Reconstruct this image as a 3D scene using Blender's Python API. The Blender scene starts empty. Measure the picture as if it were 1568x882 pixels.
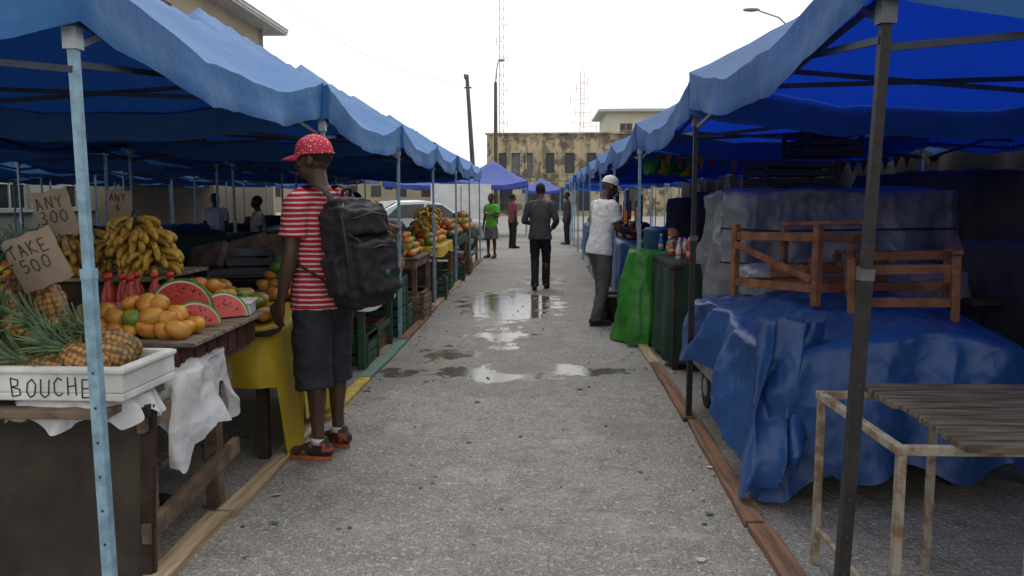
import bpy, bmesh, math, random
from mathutils import Vector, Matrix, Euler, noise
random.seed(11)
rad=math.radians
V=Vector
scene=bpy.context.scene
COL=scene.collection

# ------------------------------------------------------------------ materials
def newmat(name):
    m=bpy.data.materials.new(name); m.use_nodes=True
    nt=m.node_tree; b=nt.nodes.get('Principled BSDF')
    return m,nt,b
def L(nt,a,b): nt.links.new(a,b)
def c4(c): return (c[0],c[1],c[2],1)
def math_n(nt,op,a,b=None,clamp=False):
    n=nt.nodes.new('ShaderNodeMath'); n.operation=op; n.use_clamp=clamp
    for i,x in enumerate((a,b)):
        if x is None: continue
        if isinstance(x,(int,float)): n.inputs[i].default_value=x
        else: L(nt,x,n.inputs[i])
    return n.outputs[0]
def noise_n(nt,vec,scale,detail=4,rough=.6):
    n=nt.nodes.new('ShaderNodeTexNoise'); n.inputs['Scale'].default_value=scale
    n.inputs['Detail'].default_value=detail; n.inputs['Roughness'].default_value=rough
    if vec is not None: L(nt,vec,n.inputs['Vector'])
    return n.outputs['Fac']
def mix_n(nt,fac,a,b,mode='MIX'):
    n=nt.nodes.new('ShaderNodeMix'); n.data_type='RGBA'; n.blend_type=mode
    for sock,x in ((n.inputs[0],fac),(n.inputs[6],a),(n.inputs[7],b)):
        if isinstance(x,(int,float)): sock.default_value=x
        elif isinstance(x,tuple): sock.default_value=c4(x)
        else: L(nt,x,sock)
    return n.outputs[2]
def ramp(nt,x,lo,hi):
    n=nt.nodes.new('ShaderNodeMapRange'); n.inputs[1].default_value=lo; n.inputs[2].default_value=hi
    n.interpolation_type='SMOOTHSTEP'
    L(nt,x,n.inputs[0]); return n.outputs[0]
def coords(nt,scale=(1,1,1),kind='Object'):
    tc=nt.nodes.new('ShaderNodeTexCoord'); mp=nt.nodes.new('ShaderNodeMapping')
    mp.inputs['Scale'].default_value=scale
    L(nt,tc.outputs[kind],mp.inputs['Vector']); return mp.outputs['Vector']
def bump(nt,b,h,strength,dist=.01):
    n=nt.nodes.new('ShaderNodeBump')
    if isinstance(strength,(int,float)): n.inputs['Strength'].default_value=strength
    else: L(nt,strength,n.inputs['Strength'])
    n.inputs['Distance'].default_value=dist
    L(nt,h,n.inputs['Height']); L(nt,n.outputs[0],b.inputs['Normal'])
_cache={}
def M(name,col,rough=.65,col2=None,scale=6,bmp=.3,bscale=40,metal=0,stretch=(1,1,1),spec=.4,bdist=.004,sharp=(.35,.65)):
    if name in _cache: return _cache[name]
    m,nt,b=newmat(name)
    vec=coords(nt,stretch)
    c2=col2 or tuple(x*.62 for x in col)
    f=ramp(nt,noise_n(nt,vec,scale),*sharp)
    L(nt,mix_n(nt,f,col,c2),b.inputs['Base Color'])
    b.inputs['Roughness'].default_value=rough; b.inputs['Metallic'].default_value=metal
    b.inputs['Specular IOR Level'].default_value=spec
    if bmp: bump(nt,b,noise_n(nt,vec,bscale,3),bmp,bdist)
    _cache[name]=m; return m
def wood(name,col,col2,axis='Y'):
    st={'X':(.8,12,12),'Y':(12,.8,12),'Z':(12,12,.8)}[axis]
    return M(name,col,.8,col2,3,.5,6,stretch=st,spec=.2)
def tarp(name,col,col2,dust,rough=.4,s=5,bs=.5,da=.35,trans=None,tf=.3):
    m,nt,b=newmat(name); v=coords(nt)
    c=mix_n(nt,ramp(nt,noise_n(nt,v,s*.6),.35,.65),col,col2)
    c=mix_n(nt,math_n(nt,'MULTIPLY',ramp(nt,noise_n(nt,v,3.3,6,.75),.55,.75),da),c,dust)
    def ridge(sc):
        n=noise_n(nt,v,sc,1,.4); return math_n(nt,'POWER',math_n(nt,'SUBTRACT',1.0,math_n(nt,'MULTIPLY',math_n(nt,'ABSOLUTE',math_n(nt,'SUBTRACT',n,.5)),4.5),True),2.0)
    r1=ridge(s); r2=ridge(s*2.7)
    h=math_n(nt,'ADD',r1,math_n(nt,'MULTIPLY',r2,.3))
    L(nt,c,b.inputs['Base Color']); b.inputs['Roughness'].default_value=rough; b.inputs['Specular IOR Level'].default_value=.45
    bump(nt,b,h,bs,.014)
    if trans:
        tr=nt.nodes.new('ShaderNodeBsdfTranslucent'); tr.inputs[0].default_value=c4(trans)
        mx=nt.nodes.new('ShaderNodeMixShader'); mx.inputs[0].default_value=tf
        L(nt,b.outputs[0],mx.inputs[1]); L(nt,tr.outputs[0],mx.inputs[2]); L(nt,mx.outputs[0],nt.nodes.get('Material Output').inputs[0])
    _cache[name]=m
    return m

def mat_asphalt():
    m,nt,b=newmat('asphalt')
    v=coords(nt)
    n1=noise_n(nt,v,.7,4,.65); n2=noise_n(nt,v,7,4,.7); n3=noise_n(nt,v,85,2,.75); n4=noise_n(nt,v,30,3,.8)
    col=mix_n(nt,ramp(nt,n1,.3,.7),(.235,.227,.205),(.31,.298,.27))
    col=mix_n(nt,ramp(nt,n2,.42,.72),col,(.175,.168,.152))
    col=mix_n(nt,math_n(nt,'MULTIPLY',ramp(nt,n3,.50,.60),.8),col,(.07,.067,.06))
    col=mix_n(nt,math_n(nt,'MULTIPLY',ramp(nt,n4,.55,.64),.75),col,(.48,.46,.41))
    vo=nt.nodes.new('ShaderNodeTexVoronoi'); vo.inputs['Scale'].default_value=38; L(nt,v,vo.inputs['Vector'])
    col=mix_n(nt,math_n(nt,'MULTIPLY',ramp(nt,vo.outputs['Distance'],.28,.08),.55),col,(.44,.42,.38))
    dust=math_n(nt,'MULTIPLY',ramp(nt,noise_n(nt,v,1.6,7,.75),.52,.70),.5)
    col=mix_n(nt,dust,col,(.44,.42,.38))
    dk=math_n(nt,'MULTIPLY',ramp(nt,noise_n(nt,v,.55,7,.7),.50,.66),.45)
    col=mix_n(nt,dk,col,(.12,.115,.10))
    sep=nt.nodes.new('ShaderNodeSeparateXYZ'); L(nt,v,sep.inputs[0])
    wob=math_n(nt,'MULTIPLY',math_n(nt,'SUBTRACT',noise_n(nt,v,2.8,6,.72),.5),4.2)
    mask=None; wet=None
    for cx,cy,rx,ry,off in ((-.42,11.4,.66,1.5,.25),(-.55,6.8,1.05,.40,-.22),(.30,6.95,.45,.32,-.1),(-.4,8.7,.42,.9,-.22),(-.9,7.7,.35,.5,-.2),(.1,15,.5,1.0,-.1)):
        dx=math_n(nt,'DIVIDE',math_n(nt,'SUBTRACT',sep.outputs[0],cx),rx)
        dy=math_n(nt,'DIVIDE',math_n(nt,'SUBTRACT',sep.outputs[1],cy),ry)
        r=math_n(nt,'SQRT',math_n(nt,'ADD',math_n(nt,'MULTIPLY',dx,dx),math_n(nt,'MULTIPLY',dy,dy)))
        val=math_n(nt,'ADD',math_n(nt,'SUBTRACT',1+off,r),wob)
        inside=ramp(nt,r,1.7,1.1)
        a=math_n(nt,'MULTIPLY',ramp(nt,val,0,.32),inside)
        w=math_n(nt,'MULTIPLY',ramp(nt,val,-1.3,.2),ramp(nt,r,3.2,1.2))
        mask=a if mask is None else math_n(nt,'MAXIMUM',mask,a)
        wet=w if wet is None else math_n(nt,'MAXIMUM',wet,w)
    col=mix_n(nt,math_n(nt,'MULTIPLY',wet,.45),col,(.10,.09,.07))
    col=mix_n(nt,math_n(nt,'MULTIPLY',mask,.9),col,(.09,.078,.058))
    L(nt,col,b.inputs['Base Color'])
    rg=math_n(nt,'SUBTRACT',math_n(nt,'SUBTRACT',.88,math_n(nt,'MULTIPLY',wet,.25)),math_n(nt,'MULTIPLY',mask,.55),True)
    L(nt,rg,b.inputs['Roughness'])
    h=math_n(nt,'ADD',math_n(nt,'ADD',n3,n4),math_n(nt,'MULTIPLY',vo.outputs['Distance'],-.8))
    bump(nt,b,h,math_n(nt,'MULTIPLY',math_n(nt,'SUBTRACT',1.0,math_n(nt,'MULTIPLY',mask,.97)),.8),.014)
    return m

def mat_canopy(name,col,tcol,tf=.35):
    m,nt,b=newmat(name)
    v=coords(nt)
    f=noise_n(nt,v,1.6,5,.7)
    c=mix_n(nt,ramp(nt,f,.3,.7),col,tuple(x*.75 for x in col))
    c=mix_n(nt,math_n(nt,'MULTIPLY',ramp(nt,noise_n(nt,v,4,6,.8),.5,.75),.12),c,(.2,.27,.36))
    L(nt,c,b.inputs['Base Color'])
    b.inputs['Roughness'].default_value=.55; b.inputs['Specular IOR Level'].default_value=.3
    bump(nt,b,noise_n(nt,v,7,3),.35,.025)
    tr=nt.nodes.new('ShaderNodeBsdfTranslucent'); tr.inputs[0].default_value=c4(tcol)
    mx=nt.nodes.new('ShaderNodeMixShader'); mx.inputs[0].default_value=tf
    out=nt.nodes.get('Material Output')
    L(nt,b.outputs[0],mx.inputs[1]); L(nt,tr.outputs[0],mx.inputs[2]); L(nt,mx.outputs[0],out.inputs[0])
    return m

def mat_stained(name,c1,c2,dark,amt=.52,streak=True):
    m,nt,b=newmat(name)
    v=coords(nt); vs=coords(nt,(1.2,1.2,.22))
    col=mix_n(nt,ramp(nt,noise_n(nt,v,.5,6),.35,.65),c1,c2)
    a=ramp(nt,noise_n(nt,v,.75,8,.75),amt,amt+.08)
    s=ramp(nt,noise_n(nt,vs,1.3,8,.7),amt+.02,amt+.13)
    col=mix_n(nt,math_n(nt,'MULTIPLY',a,.8),col,dark)
    col=mix_n(nt,math_n(nt,'MULTIPLY',s,.65),col,tuple(x*1.4 for x in dark))
    L(nt,col,b.inputs['Base Color']); b.inputs['Roughness'].default_value=.9
    bump(nt,b,noise_n(nt,v,8,3),.4,.03)
    return m

def mat_stripes():
    m,nt,b=newmat('striped_cotton')
    v=coords(nt); sep=nt.nodes.new('ShaderNodeSeparateXYZ'); L(nt,v,sep.inputs[0])
    z=math_n(nt,'ADD',sep.outputs[2],math_n(nt,'MULTIPLY',noise_n(nt,v,5,2),.014))
    fr=math_n(nt,'FRACT',math_n(nt,'MULTIPLY',z,1/.027))
    s=math_n(nt,'LESS_THAN',fr,.34)
    L(nt,mix_n(nt,s,(.38,.022,.04),(.56,.46,.45)),b.inputs['Base Color'])
    b.inputs['Roughness'].default_value=.9; b.inputs['Specular IOR Level'].default_value=.1
    return m
def mat_dots():
    m,nt,b=newmat('dotted_cap_cloth')
    v=coords(nt); vo=nt.nodes.new('ShaderNodeTexVoronoi'); vo.inputs['Scale'].default_value=62
    vo.inputs['Randomness'].default_value=.5
    L(nt,v,vo.inputs['Vector'])
    s=math_n(nt,'LESS_THAN',vo.outputs['Distance'],.25)
    L(nt,mix_n(nt,s,(.50,.03,.06),(.72,.55,.55)),b.inputs['Base Color'])
    b.inputs['Roughness'].default_value=.85
    return m
def mat_pine():
    m,nt,b=newmat('pineapple_skin'); v=coords(nt)
    vo=nt.nodes.new('ShaderNodeTexVoronoi'); vo.inputs['Scale'].default_value=44; vo.inputs['Randomness'].default_value=.25; L(nt,v,vo.inputs['Vector'])
    c=mix_n(nt,ramp(nt,noise_n(nt,v,11),.35,.65),(.50,.23,.04),(.31,.16,.04))
    c=mix_n(nt,ramp(nt,vo.outputs['Distance'],.32,.62),c,(.10,.065,.025))
    c=mix_n(nt,ramp(nt,vo.outputs['Distance'],.16,.06),c,(.50,.37,.18))
    L(nt,c,b.inputs['Base Color']); b.inputs['Roughness'].default_value=.6
    bump(nt,b,vo.outputs['Distance'],-.9,.02)
    return m

ASPH=mat_asphalt()
CANL=mat_canopy('canopy_blue',(.030,.150,.40),(.005,.04,.26),.13)
CANR=mat_canopy('canopy_blue_bright',(.032,.145,.39),(.004,.04,.50),.34)
CANF=mat_canopy('canopy_violet_blue',(.08,.13,.52),(.03,.06,.4),.3)
FR_L=M('painted_steel_blue',(.26,.42,.52),.45,(.16,.27,.35),14,.2,80)
FR_D=M('backlit_dark_steel',(.016,.016,.018),.5,(.03,.027,.025),14,.2,80,spec=.25)  # near-black because the backlit look of the pole is put into its colour
FR_G=M('grey_steel_truss',(.035,.05,.075),.5,(.02,.028,.045),14,.1,80,metal=.2)
JOINT=M('joint_plastic',(.42,.48,.52),.5,scale=10)
JOINTD=M('joint_plastic_dark',(.10,.11,.12),.5,scale=10)
W_PALE=wood('pale_plank_wood',(.42,.33,.21),(.26,.19,.11))
W_RED=wood('reddish_plank_wood',(.22,.12,.075),(.11,.065,.045))
W_REDX=M('reddish_timber',(.23,.10,.055),.8,(.12,.055,.035),9,.5,30,spec=.2)
W_OLD=M('old_timber',(.20,.14,.09),.85,(.09,.06,.045),7,.5,30)
W_DARK=M('dark_timber',(.05,.033,.025),.85,(.025,.018,.015),7,.5,30,spec=.2)
W_GREY=M('weathered_board',(.25,.20,.145),.85,(.09,.068,.048),2.5,.8,7,stretch=(1,10,4))
W_TOP=M('weathered_table_top',(.165,.135,.10),.85,(.055,.043,.034),3,.9,7,stretch=(1.2,12,4),spec=.15)
PLY=M('stained_plywood',(.06,.045,.034),.8,(.03,.023,.02),3,.4,20)
TARPB=tarp('blue_tarp',(.014,.062,.205),(.009,.04,.135),(.06,.12,.24),.42,3.2,.45)
TARPG=tarp('grey_tarp',(.17,.18,.20),(.10,.105,.12),(.26,.27,.29),.42,3.5,.55)
TARPW=tarp('white_plastic',(.80,.81,.81),(.70,.72,.74),(.85,.85,.85),.35,7,.35,.3,(.8,.8,.8),.3)
GREENC=tarp('green_plastic_sheet',(.06,.30,.045),(.03,.19,.025),(.22,.48,.18),.35,4,.5,.3,(.1,.5,.06),.3)
DGREEN=M('dark_green_cloth',(.008,.035,.018),.9,(.005,.02,.012),7,.3,25)
YEL=tarp('yellow_cloth',(.52,.38,.02),(.42,.29,.012),(.50,.40,.1),.6,4,.3,.3,(.5,.35,.02),.2)
YELP=M('yellow_paint',(.50,.39,.04),.6,(.3,.22,.07),12,.3,30)
TEALP=M('teal_paint',(.07,.24,.19),.6,(.12,.15,.12),12,.3,30)
STYRO=M('styrofoam',(.74,.74,.72),.8,(.55,.55,.52),5,.5,160)
CARD=M('cardboard',(.33,.26,.19),.85,(.24,.185,.135),4,.3,50)
INK=M('marker_ink',(.02,.02,.025),.7,scale=40,bmp=0)
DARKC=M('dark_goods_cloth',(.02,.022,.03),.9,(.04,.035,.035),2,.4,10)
BLACK=M('black_fabric',(.012,.012,.014),.75,(.02,.02,.023),8,.5,90)
GLASS=M('dark_window_glass',(.03,.035,.04),.12,(.05,.055,.06),2,0)
RUBBER=M('rubber',(.015,.015,.015),.85,(.03,.03,.03),9,.3,40)

# ------------------------------------------------------------------ mesh builder
class MB:
    def __init__(s): s.v=[];s.f=[];s.m=[];s.sm=[]
    def add(s,vs,fs,mi=0,sm=False):
        o=len(s.v); s.v+= [V(p) for p in vs]
        for f in fs: s.f.append(tuple(i+o for i in f)); s.m.append(mi); s.sm.append(sm)
    def box(s,c,sz,mi=0,rot=(0,0,0)):
        R=Euler(rot).to_matrix(); c=V(c)
        vs=[c+R@V((x*sz[0]/2,y*sz[1]/2,z*sz[2]/2)) for z in(-1,1) for y in(-1,1) for x in(-1,1)]
        s.add(vs,[(0,2,3,1),(4,5,7,6),(0,1,5,4),(2,6,7,3),(0,4,6,2),(1,3,7,5)],mi)
    def bb(s,a,b,mi=0):
        s.box([(a[i]+b[i])/2 for i in range(3)],[abs(b[i]-a[i]) for i in range(3)],mi)
    def beam(s,p,q,w,h,mi=0,up=(0,0,1)):
        p=V(p);q=V(q);t=(q-p).normalized();u=V(up)
        if abs(t.dot(u))>.98:u=V((1,0,0))
        x=t.cross(u).normalized();y=x.cross(t)
        vs=[a+x*(i*w/2)+y*(j*h/2) for a in(p,q) for i,j in((-1,-1),(1,-1),(1,1),(-1,1))]
        s.add(vs,[(3,2,1,0),(4,5,6,7),(0,1,5,4),(1,2,6,5),(2,3,7,6),(3,0,4,7)],mi)
    def path(s,pts,rs,seg=8,mi=0,side=None,cap=True,sm=True,rnd=False):
        pts=[V(p) for p in pts]; n=len(pts)
        rr=[(r,r) if isinstance(r,(int,float)) else r for r in rs]
        if rnd:
            t0=(pts[0]-pts[1]).normalized(); t1=(pts[-1]-pts[-2]).normalized()
            a,b=rr[0],rr[-1]; m0=min(a);m1=min(b)
            pts=[pts[0]+t0*m0*.8,pts[0]+t0*m0*.5]+pts+[pts[-1]+t1*m1*.5,pts[-1]+t1*m1*.8]
            rr=[(a[0]*.4,a[1]*.4),(a[0]*.8,a[1]*.8)]+rr+[(b[0]*.8,b[1]*.8),(b[0]*.4,b[1]*.4)]
            n+=4
        vs=[];px=None
        for i,p in enumerate(pts):
            t=(pts[min(i+1,n-1)]-pts[max(i-1,0)]).normalized()
            if side is not None: x=V(side)
            elif px is not None: x=px
            else: x=V((1,0,0)) if abs(t.x)<.8 else V((0,1,0))
            x=(x-t*x.dot(t)); x= x.normalized() if x.length>1e-5 else t.orthogonal().normalized()
            px=x; y=t.cross(x)
            for k in range(seg):
                a=2*math.pi*k/seg
                vs.append(p+x*math.cos(a)*rr[i][0]+y*math.sin(a)*rr[i][1])
        fs=[(i*seg+k,i*seg+(k+1)%seg,(i+1)*seg+(k+1)%seg,(i+1)*seg+k) for i in range(n-1) for k in range(seg)]
        if cap: fs+=[tuple(range(seg-1,-1,-1)),tuple(range((n-1)*seg,n*seg))]
        s.add(vs,fs,mi,sm)
    def cyl(s,p,q,r,r2=None,seg=10,mi=0,sm=True): s.path([p,q],[r,r if r2 is None else r2],seg,mi,sm=sm)
    def ell(s,c,r,mi=0,rot=(0,0,0),seg=12,rings=8,amp=0,fr=5):
        R=Euler(rot).to_matrix(); c=V(c)
        if isinstance(r,(int,float)): r=(r,r,r)
        vs=[];
        def P(th,ph):
            d=V((math.sin(th)*math.cos(ph),math.sin(th)*math.sin(ph),math.cos(th)))
            k=1+amp*noise.noise(d*fr+c*9)
            return c+R@V((d.x*r[0]*k,d.y*r[1]*k,d.z*r[2]*k))
        vs.append(P(0,0))
        for i in range(1,rings):
            for k in range(seg): vs.append(P(math.pi*i/rings,2*math.pi*k/seg))
        vs.append(P(math.pi,0)); n=len(vs)
        fs=[(0,1+k,1+(k+1)%seg) for k in range(seg)]
        for i in range(rings-2):
            for k in range(seg):
                a=1+i*seg; fs.append((a+k,a+seg+k,a+seg+(k+1)%seg,a+(k+1)%seg))
        a=1+(rings-2)*seg
        fs+=[(a+k,n-1,a+(k+1)%seg) for k in range(seg)]
        s.add(vs,fs,mi,True)
    def lathe(s,prof,c,seg=14,mi=0):
        c=V(c); vs=[]
        for r,z in prof:
            for k in range(seg):
                a=2*math.pi*k/seg; vs.append(c+V((r*math.cos(a),r*math.sin(a),z)))
        n=len(prof)
        fs=[(i*seg+k,i*seg+(k+1)%seg,(i+1)*seg+(k+1)%seg,(i+1)*seg+k) for i in range(n-1) for k in range(seg)]
        fs+=[tuple(range(seg-1,-1,-1)),tuple(range((n-1)*seg,n*seg))]
        s.add(vs,fs,mi,True)
    def mesh(s,name,mats):
        me=bpy.data.meshes.new(name); me.from_pydata([tuple(p) for p in s.v],[],s.f)
        for m in mats: me.materials.append(m)
        me.polygons.foreach_set('material_index',s.m); me.polygons.foreach_set('use_smooth',s.sm)
        me.update(); return me
    def obj(s,name,mats,parent=None,bevel=0,loc=(0,0,0),rot=(0,0,0)):
        o=bpy.data.objects.new(name,s.mesh(name,mats)); COL.objects.link(o)
        o.location=loc;o.rotation_euler=rot
        if parent: o.parent=parent
        if bevel:
            b=o.modifiers.new('Bevel','BEVEL');b.width=bevel;b.segments=2;b.limit_method='ANGLE'
        return o
def empty(name,loc=(0,0,0),rot=(0,0,0),sc=1):
    e=bpy.data.objects.new(name,None);COL.objects.link(e);e.location=loc;e.rotation_euler=rot;e.scale=(sc,)*3
    e.empty_display_size=.1; return e
def link(name,me,parent=None,loc=(0,0,0),rot=(0,0,0),sc=(1,1,1)):
    o=bpy.data.objects.new(name,me);COL.objects.link(o);o.location=loc;o.rotation_euler=rot;o.scale=sc
    if parent:o.parent=parent
    return o
GL={'B':[[(0,0),(0,1),(.45,.9),(.4,.6),(0,.52),(.5,.4),(.5,.1),(0,0)]],'O':[[(.25,0),(0,.3),(.02,.8),(.28,1),(.52,.7),(.5,.2),(.25,0)]],'U':[[(0,1),(.02,.2),(.25,0),(.5,.15),(.52,.98)]],
'C':[[(.5,.85),(.25,1),(.02,.7),(.03,.2),(.28,0),(.52,.15)]],'H':[[(0,0),(.02,1)],[(.5,0),(.48,1)],[(0,.48),(.5,.55)]],'E':[[(.5,.98),(0,1),(0,0),(.52,.03)],[(0,.5),(.4,.52)]],
'T':[[(-.05,.98),(.55,1)],[(.25,.98),(.24,0)]],'A':[[(0,0),(.25,1),(.52,0)],[(.1,.38),(.42,.4)]],'K':[[(0,0),(0,1)],[(.48,1),(0,.45),(.52,0)]],
'3':[[(0,.95),(.4,1),(.45,.7),(.15,.52),(.5,.35),(.4,0),(0,.05)]],'0':[[(.25,0),(0,.3),(.02,.8),(.28,1),(.52,.7),(.5,.2),(.25,0)]],'5':[[(.5,1),(.05,.97),(.02,.55),(.4,.58),(.5,.25),(.25,0),(0,.08)]],
'N':[[(0,0),(0,1),(.5,0),(.5,1)]],'Y':[[(0,1),(.25,.5),(.5,1)],[(.25,.5),(.25,0)]],'4':[[(.35,0),(.36,1),(0,.35),(.55,.35)]]}
def scrawl(body,x0,z0,h,parent,y=-.002,sp=.78,w=.0035,bow=None):
    mb=MB();x=x0
    for ch in body:
        dz=random.uniform(-.08,.08)*h; sl=random.uniform(-.08,.12)*h
        for st in GL[ch]:
            pts=[(x+p[0]*h*.9+sl*p[1],y-(bow((x+p[0]*h*.9)) if bow else 0),z0+dz+p[1]*h) for p in st]
            for a,b in zip(pts,pts[1:]): mb.beam(a,b,.0012,w*2)
        x+=sp*h
    return mb.obj('lettering',[INK],parent)

# ------------------------------------------------------------------ ground
mb=MB()
S=400
mb.add([(-S,-S,0),(S,-S,0),(S,S,0),(-S,S,0)],[(0,1,2,3)])
mb.obj('ground',[ASPH])

# ------------------------------------------------------------------ tents
A=1.44
def canopy_mesh(seed,mat):
    mb=MB();n=30;Z0=2.27;Z1=3.12
    def P(i,j):
        u=-1+2*i/n;v=-1+2*j/n;r=max(abs(u),abs(v));q=min(abs(u),abs(v))
        z=Z0+(Z1-Z0)*(1-r)**1.16
        hip=1-(q/r if r>1e-4 else 1)
        z-=.19*min(1,hip*1.5)**.8*r**2.2+.04*hip*math.sin(math.pi*r)
        z+=.018*noise.noise(V((u*3+seed,v*3,0)))
        z+=.012*noise.noise(V((u*10+seed*3,v*10,5)))
        return V((u*(A+.03),v*(A+.03),z))
    vs=[P(i,j) for j in range(n+1) for i in range(n+1)]
    fs=[(j*(n+1)+i,j*(n+1)+i+1,(j+1)*(n+1)+i+1,(j+1)*(n+1)+i) for j in range(n) for i in range(n)]
    mb.add(vs,fs,0,True)
    per=[(i,0) for i in range(n)]+[(n,j) for j in range(n)]+[(n-i,n) for i in range(n)]+[(0,n-j) for j in range(n)]
    m=len(per);vs=[];K=5
    for k in range(K+1):
        for t,(i,j) in enumerate(per):
            p=P(i,j);uu=p.x/(A+.03);vv=p.y/(A+.03)
            nrm=V((1 if uu>.99 else -1 if uu<-.99 else 0,1 if vv>.99 else -1 if vv<-.99 else 0,0))
            f=k/K
            w=noise.noise(V((p.x*2.2+seed*7,p.y*2.2,f*.6)))*.04*f+noise.noise(V((p.x*7+seed,p.y*7,3)))*.016*f
            along=min(abs(uu),abs(vv))
            hem=.004 if k==K-1 else 0
            vs.append(p+nrm*(w+.004+hem)+V((0,0,-f*(.23-.05*(1-along**2)+.02*noise.noise(V((p.x*1.5,p.y*1.5,seed)))))))
    fs=[(k*m+t,(k+1)*m+t,(k+1)*m+(t+1)%m,k*m+(t+1)%m) for k in range(K) for t in range(m)]
    mb.add(vs,fs,0,True)
    return mb.mesh('canopy',[mat])
def frame_mesh(matp,matt,matj,sys=(-1,)):
    mb=MB();a=A-.02
    for sx in(-1,1):
        for sy in(-1,1):
            mb.beam((sx*a,sy*a,2.20),(0,0,2.98),.02,.03,1)
            if sy not in sys: continue
            mb.box((sx*a,sy*a,.62),(.036,.036,1.22),0); mb.box((sx*a,sy*a,1.73),(.028,.028,.98),0)
            mb.box((sx*a,sy*a,.005),(.09,.09,.01),0)
            mb.box((sx*a,sy*a,1.235),(.040,.040,.035),2 if matj is JOINTD else 0); mb.box((sx*a,sy*a,2.0),(.046,.046,.07),2)
            for k in range(6): mb.box((sx*a,sy*a-.0185,.3+.12*k),(.008,.002,.008),1)
    def scis(p,q,zt,zb,nx):
        p=V(p);q=V(q)
        for k in range(nx):
            s=p.lerp(q,k/nx);e=p.lerp(q,(k+1)/nx);o=(q-p).normalized().cross(V((0,0,1)))*.011
            mb.beam(V((s.x,s.y,zt))+o,V((e.x,e.y,zb))+o,.012,.022,1)
            mb.beam(V((s.x,s.y,zb))-o,V((e.x,e.y,zt))-o,.012,.022,1)
    scis((-a,-a,0),(a,-a,0),2.06,1.90,2)
    for sgn in(-1,1):
        scis((sgn*a,-a,0),(sgn*a,a,0),2.06,1.92,2)
    scis((-a,0,0),(0,0,0),2.06,1.98,1); scis((a,0,0),(0,0,0),2.06,1.98,1)
    mb.box((0,0,2.5),(.03,.03,1.0),1)
    for sx in(-1,1):
        for sy in sys:
            mb.beam((sx*a,sy*(a-.02),1.98),(sx*a,sy*(a-.22),2.06),.012,.022,2)
    return mb.mesh('frame',[matp,matt,matj])
canL=[canopy_mesh(i,CANL) for i in range(4)]; canR=[canopy_mesh(i+5,CANR) for i in range(4)]; canF=[canopy_mesh(9,CANF)]
fL=frame_mesh(FR_L,FR_G,JOINT); fR=frame_mesh(FR_L,FR_G,JOINT); fD=frame_mesh(FR_D,FR_G,JOINTD); fB=frame_mesh(FR_L,FR_G,JOINT,(-1,1))
def tent(x,y,cans,fr,rz=0,z=0,ry=None):
    e=empty('market_tent',(x,y,z),(random.uniform(-.006,.006),random.uniform(-.01,.01) if ry is None else ry,rz))
    link('canopy',random.choice(cans),e,rot=(0,0,random.choice((0,1,2,3))*math.pi/2)); link('frame',fr,e)
    return e
for i in range(6):
    tent(-1.47-A,2.6+A+2.9*i,canL,fB if i==5 else fL,ry=-.012 if i==0 else None)
for i in range(7): tent(-1.47-3.05-A,2.5+A+2.9*i,canL,fL)
for i in range(8): tent(-12.6,7.5+3.0*i,canL,fL)
for i in range(5): tent(-9.3,12.5+3.0*i,canL,fL)
for i in range(0,7):
    tent((.985 if i else .92)+.012*i+A,2.42+A+2.95*i,canR,fD if i<2 else (fB if i==6 else fR),ry=.030 if i==0 else None)
for i in range(-1,6): tent(4.2+A,2.3+A+2.95*i,canR,fD)  # first tent is out of view, added to keep the right side dark
for (x,y) in ((-2.0,34),(-5.0,34.5),(-9.2,30)): tent(x,y,canF,fB)
for (x,y) in ((2.5,27),(2.6,31),(2.7,40),(5.6,28)): tent(x,y,canR,fB)
tent(.1,62,canF,fB)
tent(-5.2,60,canF,fB)

# ------------------------------------------------------------------ plank edging
def planks(name,x,segs):
    for (y0,y1,mt,dx,w) in segs:
        mb=MB(); n=max(2,int((y1-y0)/.15))
        vs=[];
        for k in range(n+1):
            y=y0+(y1-y0)*k/n; o=dx[0]+(dx[1]-dx[0])*k/n+noise.noise(V((y*2,x,0)))*.012
            h=.035+noise.noise(V((y*3,x,4)))*.006
            vs+=[(x+o-w/2,y,0.001),(x+o-w/2,y,h),(x+o+w/2,y,h),(x+o+w/2,y,0.001)]
        fs=[(k*4+j,k*4+j+1,k*4+5+j,k*4+4+j) for k in range(n) for j in range(3)]+[(3,2,1,0),(n*4,n*4+1,n*4+2,n*4+3)]
        mb.add(vs,fs); mb.obj(name,[mt],bevel=.004)
planks('plank_edging',-1.5,[(1.2,3.6,W_PALE,(-.02,0),.10),(3.62,5.25,W_PALE,(.02,.0),.095),(5.3,6.5,YELP,(.03,.06),.09),(6.52,8.3,TEALP,(.05,.07),.09),(8.35,11,W_RED,(.06,.04),.09),(11.05,14.5,W_PALE,(.03,.03),.09),(14.6,20,W_RED,(.0,.03),.09)])
planks('plank_edging',1.02,[(1.2,3.55,W_RED,(0,-.02),.10),(3.58,5.3,W_RED,(-.03,.02),.09),(5.35,7.2,W_RED,(.0,.03),.09),(7.22,8.2,W_PALE,(.02,.03),.09),(8.25,12,W_RED,(.03,.04),.09),(12,18,W_RED,(.03,.06),.09)])

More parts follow.
